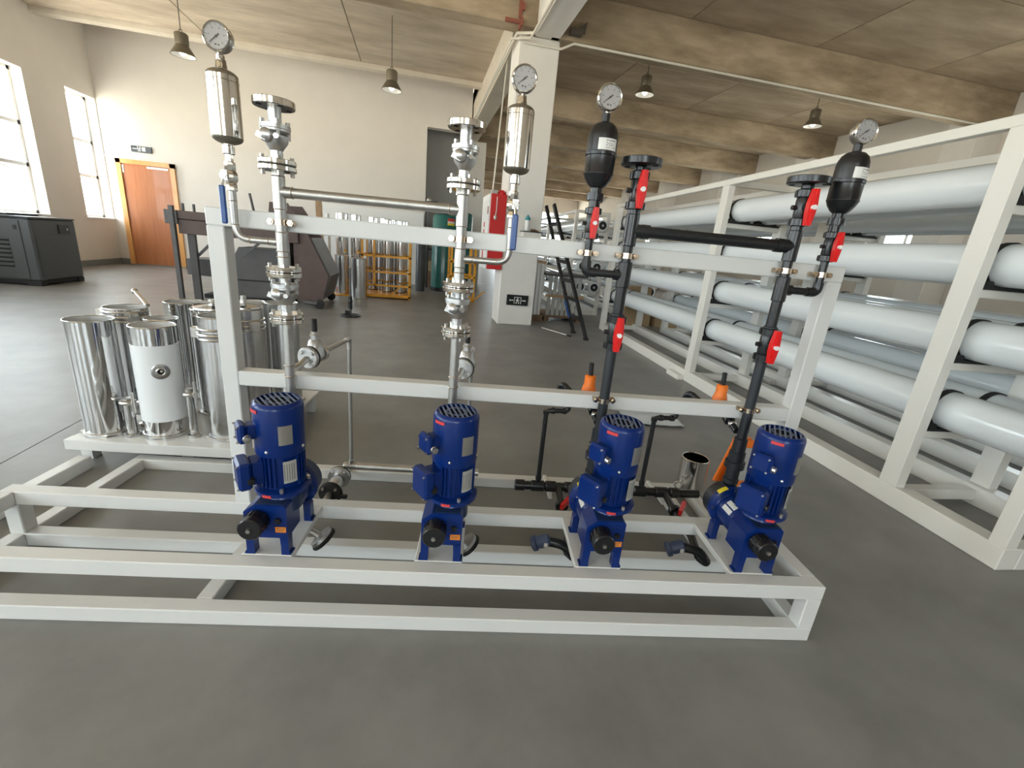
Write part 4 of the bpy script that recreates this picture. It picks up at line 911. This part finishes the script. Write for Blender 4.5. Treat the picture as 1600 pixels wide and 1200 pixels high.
steel_tube(-1.225, 2.37, .60, .085, 'satin steel housing with clamp band seen just right of the portal post', clampz=.50, mt='foil')
steel_tube(-1.155, 2.64, .60, .086, 'plain satin steel cylinder behind the first steel riser', mt='foil')
steel_tube(-1.365, 2.70, .58, .086, 'satin steel cylinder at the rear of the pallet behind the post', mt='foil')
t = Thing('sleeved_cylinder', 'white sleeved steel cylinder with round port in front of the group', 'cylinder', (-1.51, 2.115, ZP), 'S')
x, y, r, h = -1.51, 2.115, .089, .535
t.part('shell', MB().lathe([(r, 0), (r, h), (r - .004, h), (r - .004, .01)], (x, y, ZP), seg=44, closed=False), 'chrome')
t.part('rim', MB().ring((x, y, ZP + h), (0, 0, 1), r - .001, .003, 40, 6), 'foil')
t.part('inner_wall', MB().lathe([(r - .005, .012), (r - .005, h - .002)], (x, y, ZP), seg=40, closed=False), 'bore')
t.part('sleeve', MB().lathe([(r + .001, .085), (r + .0025, .086), (r + .0025, .452), (r + .001, .453)], (x, y, ZP), seg=44), 'sleeve', label='matt white sleeve')
t.part('base_ring', MB().lathe([(r + .001, .006), (r + .007, .006), (r + .007, .014), (r + .002, .016)], (x, y, ZP), seg=40), 'foil')
dv = Vector((1.51, -2.115, 0)).normalized(); dv.rotate(Matrix.Rotation(radians(4), 3, 'Z')); pc = Vector((x, y, ZP + .335)) + dv * r
po = t.part('port_plate', MB().lathe([(.036, 0), (.036, .005), (.030, .007)], pc, dv, 28), 'foil')
t.part('port_ring', MB().ring(pc + dv * .008, dv, .016, .004, 22, 8), 'steel', po); t.part('port_hole', MB().cyl(pc + dv * .006, pc + dv * .008, .014, 18), 'hole', po)
t.part('port_plug', MB().sphere(pc + dv * .006 + Vector((.004, 0, .002)), .006), 'steel', po)
# small fittings among the cylinders
def fitting(x, y, label, hgt=.14, k=1.0):
    t = Thing('pipe_fitting', label, 'fitting', (x, y, ZP), 'S', group='loose steel fittings on the pallet')
    t.part('base', MB().lathe([(.034 * k, 0), (.034 * k, .012), (.022 * k, .016), (.020 * k, hgt * .8)], (x, y, ZP), seg=20), 'foil')
    t.part('clamp_head', MB().ring((x, y, ZP + hgt * .85), (0, 0, 1), .024 * k, .010, 20, 8).cyl((x, y, ZP + hgt * .8), (x, y, ZP + hgt * .95), .02 * k, 14), 'steel')
    t.part('wing_nut', MB().box((x + .024, y - .02, ZP + hgt * .8), (x + .038, y - .006, ZP + hgt * .9), .003).cyl((x + .035, y - .013, ZP + hgt * .6), (x + .035, y - .013, ZP + hgt * 1.1), .006, 8), 'steel')
fitting(-1.632, 2.06, 'clamped steel fitting between the first cylinder and the white sleeve', .20)
fitting(-1.655, 2.19, 'small steel fitting tucked behind the clamped one on the pallet', .14)
fitting(-1.365, 2.085, 'crinkled steel fitting between the white sleeve and the clamped housing', .26, .8)
t = Thing('clamp_lid', 'loose steel lid with latch bars lying on the middle cylinders', 'lid', (-1.40, 2.28, .70), 'S')
t.part('disc', MB().lathe([(.085, 0), (.088, .004), (.086, .012), (.05, .02), (.01, .022)], (-1.40, 2.40, .699), (0, 0, 1), 32), 'foil')
t.part('latch_bar', MB().bar((-1.46, 2.36, .74), (-1.33, 2.44, .725), .018, .012), 'steel', smooth=False); t.part('latch_bar', MB().bar((-1.44, 2.45, .735), (-1.36, 2.35, .73), .018, .012), 'steel', smooth=False)
t.part('hub', MB().cyl((-1.40, 2.40, .72), (-1.40, 2.40, .75), .014, 12), 'steel')
t = Thing('clamp_lid', 'loose steel lid with latch bars on the housing right of the portal post', 'lid', (-1.225, 2.37, .722), 'S')
t.part('disc', MB().lathe([(.085, 0), (.088, .004), (.086, .012), (.05, .022), (.01, .026)], (-1.225, 2.37, .724), (0, 0, 1), 32), 'foil')
for k, (a, b) in enumerate((((-1.295, 2.33, .755), (-1.155, 2.41, .75)), ((-1.255, 2.43, .755), (-1.195, 2.30, .752)))): t.part('latch_bar', MB().bar(a, b, .02, .014), 'steel', smooth=False)
t.part('hub', MB().cyl((-1.225, 2.37, .745), (-1.225, 2.37, .785), .014, 12), 'steel')
t = Thing('spout_fitting', 'angled steel spout resting on the rear left cylinder rim', 'fitting', (-1.74, 2.5, .70), 'S')
t.part('spout', MB().pipe([(-1.72, 2.40, .69), (-1.76, 2.43, .715), (-1.82, 2.47, .745)], .011, 10), 'steel'); t.part('cap', MB().sphere((-1.825, 2.473, .747), .017), 'foil')

# ------------------------------------------------------------------ compressor by the windows
t = Thing('air_compressor', 'charcoal air compressor cabinet with louvres under the tall windows', 'compressor', (-5.85, 8.1, 0))
cx0, cx1, cy0, cy1 = -6.38, -5.215, 7.66, 8.53
t.part('base', MB().box((cx0 + .03, cy0 + .03, .02), (cx1 - .03, cy1 - .03, .075)), 'rubber', smooth=False)
for x in (cx0 + .05, cx1 - .17):
    for y in (cy0, cy1 - .12): t.part('foot', MB().box((x, y, 0), (x + .16, y + .12, .07)), 'rubber', smooth=False)
t.part('cabinet', MB().box((cx0, cy0, .07), (cx1, cy1, .915), .02), 'comp')
t.part('lid', MB().box((cx0 - .005, cy0 - .005, .915), (cx1 + .005, cy1 + .005, .94), .008), 'comp')
dr = t.part('door', MB().box((cx0 + .3, cy0 - .012, .10), (cx1 - .12, cy0, .89), .006), 'comp')
t.part('latch', MB().box((cx1 - .19, cy0 - .02, .76), (cx1 - .155, cy0 - .012, .82)), 'black', dr, smooth=False)
t.part('badge', MB().cyl((cx1 - .44, cy0 - .0125, .74), (cx1 - .44, cy0 - .016, .74), .06, 20), 'platealu', dr)
for i in range(7): t.part('louvre', MB().box((cx1 - .62, cy0 - .022, .27 + i * .058), (cx1 - .27, cy0 - .011, .295 + i * .058), .004), 'comp', dr)
for i in range(7): t.part('louvre_slot', MB().box((cx1 - .62, cy0 - .0135, .25 + i * .058), (cx1 - .27, cy0 - .0115, .27 + i * .058)), 'hole', dr, smooth=False)
pn = t.part('control_panel', MB().box((cx1, cy0 + .50, .72), (cx1 + .014, cy0 + .72, .85), .004), 'black')
t.part('button', MB().cyl((cx1 + .014, cy0 + .66, .785), (cx1 + .02, cy0 + .66, .785), .012, 12), 'white', pn)
t.part('side_panel', MB().box((cx1, cy0 + .05, .10), (cx1 + .006, cy1 - .03, .69), .003), 'comp')
t.part('outlet_duct', MB().box((cx0 + .35, cy0 + .2, .94), (cx1 - .35, cy1 - .15, .955), .003), 'dgrey')
tt = Thing('glass_sheet', 'thin dark sheet lying on top of the charcoal compressor', 'sheet', (-5.8, 8.1, .957))
tt.part('sheet', MB().box((-6.25, 7.72, .957), (-5.5, 8.35, .968), .002), 'signgrey', smooth=False); tt.part('edge_strip', MB().box((-6.25, 7.715, .957), (-5.5, 7.72, .97)), 'steel', smooth=False)

# ------------------------------------------------------------------ brown hopper machine in mid room
t = Thing('hopper_machine', 'dark brown steel hopper machine on legs in the middle of the room', 'machine', (-2.3, 7.6, 0))
for y, zt in ((7.08, 1.205), (8.05, 1.205)):
    t.part('channel_beam', MB().box((-3.28, y, 1.10), (-1.68, y + .06, zt), .004), 'brown', smooth=False)
    t.part('lower_channel', MB().box((-3.15, y + .01, .91), (-1.66, y + .07, 1.09), .004), 'brown' if y < 8 else 'dgrey', smooth=False)
t.part('end_plate', MB().box((-3.29, 7.06, 1.03), (-3.14, 8.12, 1.205), .004), 'dgrey', smooth=False)
for x, y in ((-3.20, 7.06), (-3.05, 7.2), (-3.05, 8.0)):
    t.part('leg', MB().box((x - .045 if x > -3.1 else x - .025, y - .02, 0), (x + .045 if x > -3.1 else x + .025, y + .04, 1.26 if x < -3.1 else .92)), 'dgrey', smooth=False)
t.part('brace', MB().bar((-3.02, 7.25, .62), (-2.70, 7.25, .95), .03, .03), 'dgrey', smooth=False); t.part('brace', MB().bar((-2.45, 7.25, .66), (-2.12, 7.25, .95), .03, .03), 'dgrey', smooth=False)
for x, y in ((-3.08, 7.12), (-2.95, 7.12), (-2.26, 7.3)): t.part('rod', MB().cyl((x, y, 1.2), (x - (.05 if x > -2.5 else 0), y, 1.30 if x < -2.5 else 1.52), .018, 8), 'dgrey')
for y in (7.14, 8.0): t.part('side_plate', MB().prism([(-2.02, 1.43), (-1.79, 1.44), (-1.70, 1.30), (-1.53, 1.02), (-1.28, .48), (-1.37, .12), (-1.60, .08), (-1.74, .12), (-1.74, 1.02), (-2.05, 1.2)], 'y', y, y + .03), 'brown', smooth=False)
t.part('inner_panel', MB().box((-1.86, 7.2, .12), (-1.80, 8.0, 1.0)), 'dgrey', smooth=False)
t.part('post', MB().box((-1.86, 7.10, .1), (-1.78, 7.14, 1.06)), 'dgrey', smooth=False)
t.part('front_shield', MB().prism([(-1.53, 1.0), (-1.50, 1.0), (-1.26, .48), (-1.35, .14), (-1.38, .14), (-1.29, .48)], 'y', 7.17, 8.0), 'dgrey', smooth=False)
t.part('hopper', MB().prism([(-3.25, .56), (-3.25, .34), (-2.76, .32), (-2.76, .06), (-1.88, .06), (-1.88, .58), (-2.03, .78), (-2.55, .78), (-2.66, .58)], 'y', 7.42, 7.95), 'dgrey', smooth=False)
t.part('hopper_rib', MB().box((-2.74, 7.41, .30), (-1.9, 7.42, .32)), 'rubber', smooth=False)
t.part('wheel', MB().lathe([(.03, 0), (.065, .005), (.065, .045), (.03, .05)], (-1.41, 7.06, .067), (0, 1, 0), 20), 'rubber')
t.part('wheel', MB().lathe([(.03, 0), (.065, .005), (.065, .045), (.03, .05)], (-1.41, 8.03, .067), (0, 1, 0), 20), 'rubber')
t.part('axle_roller', MB().cyl((-1.62, 7.1, .09), (-1.43, 7.08, .075), .035, 12), 'dgrey')
t.part('skid_foot', MB().box((-3.1, 7.5, 0), (-2.9, 7.9, .06)).box((-2.7, 7.45, 0), (-1.9, 7.9, .06)), 'rubber', smooth=False, kind='stuff')

# ------------------------------------------------------------------ white board, timber post, tall steel tubes in yellow racks
single('white_board', MB().box((-2.16, 11.70, 0), (.12, 11.74, 1.71), .004), 'white', 'white board leaning along the back wall behind the tall steel tubes', 'board', (-1, 11.7, 0), smooth=False)
single('timber_post', MB().bar((-1.76, 9.25, 0), (-1.79, 9.25, 1.62), .10, .06, (0, 1, 0)), 'wood', 'pale timber post standing left of the tall steel tubes', 'post', (-1.76, 9.25, 0), smooth=False)
def yellow_rack(x0, x1, y0, y1, zt, label, mids):
    t = Thing('tube_rack', label, 'rack', ((x0 + x1) / 2, (y0 + y1) / 2, 0), group='yellow tube racks'); b = .04
    for x in (x0, x1 - b):
        for y in (y0, y1 - b): t.part('upright', MB().box((x, y, 0), (x + b, y + b, zt)), 'yellow', smooth=False)
    for z in (.02, .22, .46, .74):
        for y in (y0, y1 - b): t.part('crossbar', MB().box((x0, y, z), (x1, y + .03, z + .035)), 'yellow', smooth=False)
        for x in (x0, x1 - b): t.part('side_bar', MB().box((x, y0, z), (x + .03, y1, z + .035)), 'yellow', smooth=False)
    for x in mids: t.part('mid_upright', MB().box((x, y0, .0 if False else .22), (x + .035, y0 + .03, zt)), 'yellow', smooth=False)
    t.part('deck', MB().box((x0 + .02, y0 + .02, .055), (x1 - .02, y1 - .02, .07)), 'yellow', smooth=False)
    t.part('brace', MB().bar((x0 + .5, y0 + .01, .05), (x0 + .7, y0 + .01, .23), .025, .02), 'yellow', smooth=False)
yellow_rack(-1.0, -.12, 8.72, 9.62, 1.16, 'yellow steel rack holding the tall polished tubes', (-.79,))
yellow_rack(.62, 1.12, 8.95, 9.75, 1.16, 'smaller yellow steel rack left of the square column', (.98,))
single('floor_plate', MB().box((-1.52, 8.70, 0), (-1.02, 9.3, .012)), 'yellow', 'flat yellow plate on the floor under the two short steel drums', 'plate', (-1.3, 8.9, 0), smooth=False)
nm_ = ('first', 'second', 'third', 'fourth', 'fifth', 'sixth', 'seventh', 'eighth')
xs_ = [-1.42, -1.16, -.90, -.70, -.54, -.40, -.27, -.18]; tx = [-1.42, -1.17, -.855, -.645, -.452, -.272]
for i, x in enumerate(tx):
    y = (9.42, 9.42, 9.40, 9.40, 9.40, 9.40)[i]; z0 = 0 if i < 2 else .071; zt = 1.45 - .008 * i; r = (.115, .10, .095, .09, .085, .075)[i]
    t = Thing('tall_steel_tube', 'tall polished steel tube, %s from the left in the yellow rack row' % nm_[i], 'tube', (x, y, z0), group='tall polished steel tubes')
    t.part('shell', MB().lathe([(r, 0), (r, zt - z0), (r - .004, zt - z0), (r - .004, .01)], (x, y, z0), seg=32, closed=False), 'chrome')
    t.part('rim', MB().ring((x, y, zt), (0, 0, 1), r, .004, 28, 6), 'steel'); t.part('base_ring', MB().ring((x, y, z0 + .012), (0, 0, 1), r, .008, 28, 6), 'rubber')
for i, (x, y) in enumerate(((-.57, 9.15), (-.32, 9.12))):
    t = Thing('tall_steel_tube', ('tall polished tube standing in front inside the yellow rack, left one', 'tall polished tube standing in front inside the yellow rack, right one')[i], 'tube', (x, y, .071), group='tall polished steel tubes')
    t.part('shell', MB().lathe([(.085, 0), (.085, 1.33), (.081, 1.33), (.081, .01)], (x, y, .071), seg=32, closed=False), 'chrome'); t.part('rim', MB().ring((x, y, 1.40), (0, 0, 1), .085, .004, 28, 6), 'steel'); t.part('base_ring', MB().ring((x, y, .085), (0, 0, 1), .085, .008, 28, 6), 'rubber')
for i, (x, y, r) in enumerate(((-1.355, 9.0, .135), (-1.055 + .02, 8.98 - .08, .0))):
    if not r: continue
for i, (x, y, r, l) in enumerate(((-1.365, 8.98, .125, 'short steel drum at the left on the yellow plate'), (-1.16, 9.10, .06, 'narrow steel drum between the two short drums'), (-1.02, 8.53, .145, 'short wide steel drum in front of the yellow rack'))):
    z0 = .0125 if i < 2 else 0
    t = Thing('steel_drum', l, 'drum', (x, y, z0), group='short steel drums')
    t.part('shell', MB().lathe([(r, 0), (r, .70), (r - .004, .70), (r - .004, .01)], (x, y, z0), seg=36, closed=False), 'foil'); t.part('rim', MB().ring((x, y, z0 + .70), (0, 0, 1), r, .006, 32, 6), 'steel'); t.part('base_ring', MB().ring((x, y, z0 + .012), (0, 0, 1), r, .007, 32, 6), 'steel')
t = Thing('marker_tube', 'slim white tube with orange foot left of the steel drums', 'tube', (-1.56, 8.9, 0)); t.part('tube', MB().cyl((-1.56, 8.9, .13), (-1.58, 8.9, 1.40), .03, 12), 'white'); t.part('orange_foot', MB().cyl((-1.56, 8.9, 0), (-1.56, 8.9, .13), .04, 12), 'orange')
# teal tanks by the passage
for (x, y, r, zt, l) in ((.60, 10.8, .29, 1.66, 'teal green tank with sticker by the passage opening'), (1.03, 11.4, .24, 1.78, 'darker teal tank just behind the first tank')):
    t = Thing('teal_tank', l, 'tank', (x, y, 0), group='teal tanks')
    t.part('shell', MB().lathe([(r, 0), (r, zt - .1), (r * .9, zt - .04), (r * .5, zt), (.05, zt + .01)], (x, y, .04), seg=36), 'teal')
    t.part('neck', MB().cyl((x, y, zt + .04), (x, y, zt + .10), .06, 16), 'black'); t.part('base_ring', MB().lathe([(r + .015, 0), (r + .015, .07), (r, .08)], (x, y, 0), seg=36), 'black')
    if r > .28:
        for z0, z1, mt_ in ((1.54, 1.60, 'redlabel'), (1.50, 1.54, 'whitelab'), (1.455, 1.50, 'yellowlab')): t.part('sticker', arc_plate(MB(), x, y, r + .001, 292, .17, z0, z1, .002, 5), mt_, smooth=False)
t = Thing('valve_stand', 'dark pipe stand with valve in the passage left of the teal tank', 'stand', (.27, 11.2, 0))
t.part('frame', MB().pipe([(.22, 11.2, 0), (.22, 11.2, 1.95), (.42, 11.2, 1.95)], .02, 8), 'black'); t.part('valve', MB().sphere((.22, 11.2, 1.98), .05), 'steel'); t.part('crossbar', MB().cyl((.2, 11.2, .9), (.45, 11.2, .9), .015, 8), 'black')
single('dark_cylinder', MB().lathe([(.10, 0), (.10, 1.15), (.08, 1.22), (.04, 1.25)], (.06, 10.4, 0), seg=24), 'signgrey', 'dark slim gas cylinder at the edge of the passage', 'cylinder', (.06, 10.4, 0))
t = Thing('carton', 'small pale carton on a dark block in the passage', 'box', (.36, 11.5, 0)); t.part('block', MB().box((.24, 11.4, 0), (.52, 11.65, .38)), 'darkwood', smooth=False); t.part('box', MB().box((.26, 11.41, .38), (.48, 11.62, .62)), 'carton', smooth=False)
# small black stand on the floor
t = Thing('floor_stand', 'small black floor stand with flat oval foot in mid floor', 'stand', (-.905, 6.6, 0))
t.part('foot', MB().ring((-.905, 6.6, .012), (0, 0, 1), .125, .012, 28, 6), 'black'); t.part('foot_bar', MB().box((-1.02, 6.585, .004), (-.79, 6.615, .022)), 'black', smooth=False)
t.part('pole', MB().cyl((-.905, 6.6, .02), (-.90, 6.6, .66), .014, 10), 'dgrey'); t.part('grip', MB().cyl((-.905, 6.6, .10), (-.903, 6.6, .28), .026, 10), 'black'); t.part('bracket', MB().box((-.975, 6.57, .02), (-.925, 6.63, .085)), 'black', smooth=False)
t.part('joint', MB().sphere((-.904, 6.6, .21), .032), 'black')

# ------------------------------------------------------------------ around the column
t = Thing('hose_cabinet', 'red fire hose cabinet with pale glazed door on the column side', 'cabinet', (1.08, 6.75, .80))
t.part('body', MB().box((.975, 6.60, .80), (1.198, 7.28, 1.82), .004), 'redpaint', smooth=False)
dd = t.part('door', MB().box((.955, 6.605, .805), (.975, 7.275, 1.815)), 'white', smooth=False)
t.part('glass', MB().box((.952, 6.68, .88), (.955, 7.2, 1.74)), 'whitelab', dd, smooth=False)
for z in (1.38, 1.28, 1.18, 1.05, .98, .91): t.part('letter', MB().box((.949, 6.90, z), (.952, 7.0, z + .07)), 'redlabel', dd, smooth=False)
t.part('handle', MB().box((.945, 6.64, 1.55), (.955, 6.67, 1.65)), 'mauve', dd, smooth=False)
t.part('bell', MB().sphere((1.14, 6.72, 1.84), .06, (1, 1, .8)), 'redpaint')
t.part('top_box', MB().box((.99, 6.66, 1.82), (1.07, 6.78, 1.87)), 'wallgrey', smooth=False)
t.part('hose_cord', MB().pipe([(1.06, 6.592, 1.78), (1.06, 6.59, 1.60), (1.05, 6.59, 1.52)], .006, 6), 'whitelab'); t.part('nozzle', MB().sphere((1.05, 6.585, 1.51), .022, (1, 1, 1.6)), 'platew')
t = Thing('wall_box', 'white box fixed to the front of the square column', 'box', (1.565, 6.55, 1.13)); t.part('body', MB().box((1.44, 6.42, 1.13), (1.70, 6.628, 1.355), .004), 'paintcol', smooth=False); t.part('tray', MB().box((1.43, 6.41, 1.355), (1.71, 6.628, 1.368)), 'black', smooth=False); t.part('knob', MB().cyl((1.58, 6.42, 1.25), (1.58, 6.405, 1.25), .012, 10), 'mauve')
t = Thing('spray_bottle', 'white spray bottle with turquoise cap on the column box', 'bottle', (1.505, 6.52, 1.369)); t.part('bottle', MB().lathe([(.032, 0), (.034, .01), (.034, .14), (.026, .16)], (1.505, 6.52, 1.369), seg=20), 'white'); t.part('cap', MB().lathe([(.034, .145), (.036, .15), (.036, .185), (.015, .195), (.012, .215)], (1.505, 6.52, 1.369), seg=20), 'tealcap', label='turquoise cap')
t = Thing('glove_pair', 'crumpled brown gloves lying beside the spray bottle', 'gloves', (1.62, 6.52, 1.369)); t.part('glove', MB().sphere((1.60, 6.52, 1.388), .04, (1.3, .9, .45)), 'darkwood'); t.part('glove', MB().sphere((1.665, 6.54, 1.382), .03, (1, 1, .4)), 'wood')
# black ladder leaning at the column
t = Thing('ladder', 'black folding ladder leaning right of the square column', 'ladder', (2.3, 5.95, 0))
def lad(b0, t0): return Vector(b0), Vector(t0)
ra = lad((2.30, 5.72, .02), (1.80, 6.30, 1.74)); rb = lad((2.28, 6.20, .02), (1.79, 6.66, 1.74))
for k_, (a, b) in enumerate((ra, rb)): t.part('rail', MB().bar(a, b, .035, .07, (0, 1, 0)), 'black', smooth=False)
for i in range(1, 7):
    q = i / 7; t.part('rung', MB().bar(ra[0].lerp(ra[1], q), rb[0].lerp(rb[1], q), .03, .05), 'black', smooth=False)
for (a, b) in (ra, rb): t.part('foot', MB().box((a.x - .03, a.y - .03, 0), (a.x + .03, a.y + .03, .03)), 'rubber', smooth=False)
q = .22; t.part('blue_label', MB().bar(rb[0].lerp(rb[1], .12) + Vector((-.03, -.03, 0)), rb[0].lerp(rb[1], .25) + Vector((-.03, -.03, 0)), .03, .006, (0, 1, 0)), 'lever', smooth=False)
# clutter behind the ladder
t = Thing('slatted_crate', 'pale grey slatted crate standing behind the black ladder', 'crate', (2.35, 7.4, 0), 'B')
for i in range(7): t.part('slat', MB().box((2.12 + i * .085, 7.2, .1), (2.18 + i * .085, 7.22, .74)), 'wallgrey', smooth=False)
t.part('bottom_rail', MB().box((2.08, 7.2, .06), (2.76, 7.9, .10)), 'darkwood', smooth=False); t.part('mid_rail', MB().box((2.08, 7.185, .40), (2.76, 7.2, .44)), 'wood', smooth=False)
t.part('lid', MB().box((2.06, 7.18, .74), (2.78, 7.9, .78)), 'dgrey', smooth=False)
for x in (2.1, 2.68): t.part('skid', MB().box((x, 7.2, 0), (x + .08, 7.9, .06)), 'darkwood', smooth=False)
t = Thing('white_panel_stack', 'upright white panels bundled on a timber block beside the ladder', 'panels', (1.98, 7.3, 0)); t.part('block', MB().box((1.81, 7.1, 0), (2.04, 7.5, .1)), 'darkwood', smooth=False)
for i in range(3): t.part('panel', MB().box((1.83 + i * .06, 7.15, .1), (1.88 + i * .06, 7.45, .92)), 'white', smooth=False)
t = Thing('work_table', 'rough timber work table with dark legs right behind the column', 'table', (2.1, 8.6, 0)); t.part('top', MB().box((1.8, 8.3, .88), (2.35, 8.75, .93)), 'wood', smooth=False)
for x in (1.82, 2.29):
    for y in (8.32, 8.69): t.part('leg', MB().box((x, y, 0), (x + .04, y + .04, .88)), 'dgrey', smooth=False)
for i, (x, y, z, sx, sy, sz, l) in enumerate(((3.55, 7.22, 0, .5, .28, .42, 'brown carton on the floor between the two tube racks'), (4.15, 7.22, 0, .45, .28, .5, 'taller brown carton right of the other carton behind the racks'), (3.6, 7.24, .421, .4, .24, .25, 'small brown carton on top of the lower carton'))):
    t = Thing('carton', l, 'box', (x, y, z)); t.part('box', MB().box((x, y, z), (x + sx, y + sy, z + sz)), 'carton', smooth=False); t.part('tape', MB().box((x + sx * .45, y - .001, z), (x + sx * .55, y, z + sz)), 'wood', smooth=False)
t = Thing('steel_rod', 'thin bright rod lying on the floor left of the ladder foot', 'rod', (1.95, 6.2, 0)); t.part('rod', MB().cyl((1.86, 6.45, .012), (2.1, 5.95, .012), .01, 8), 'steel'); t.part('tip', MB().cyl((2.1, 5.95, .012), (2.13, 5.89, .012), .012, 8), 'rubber')
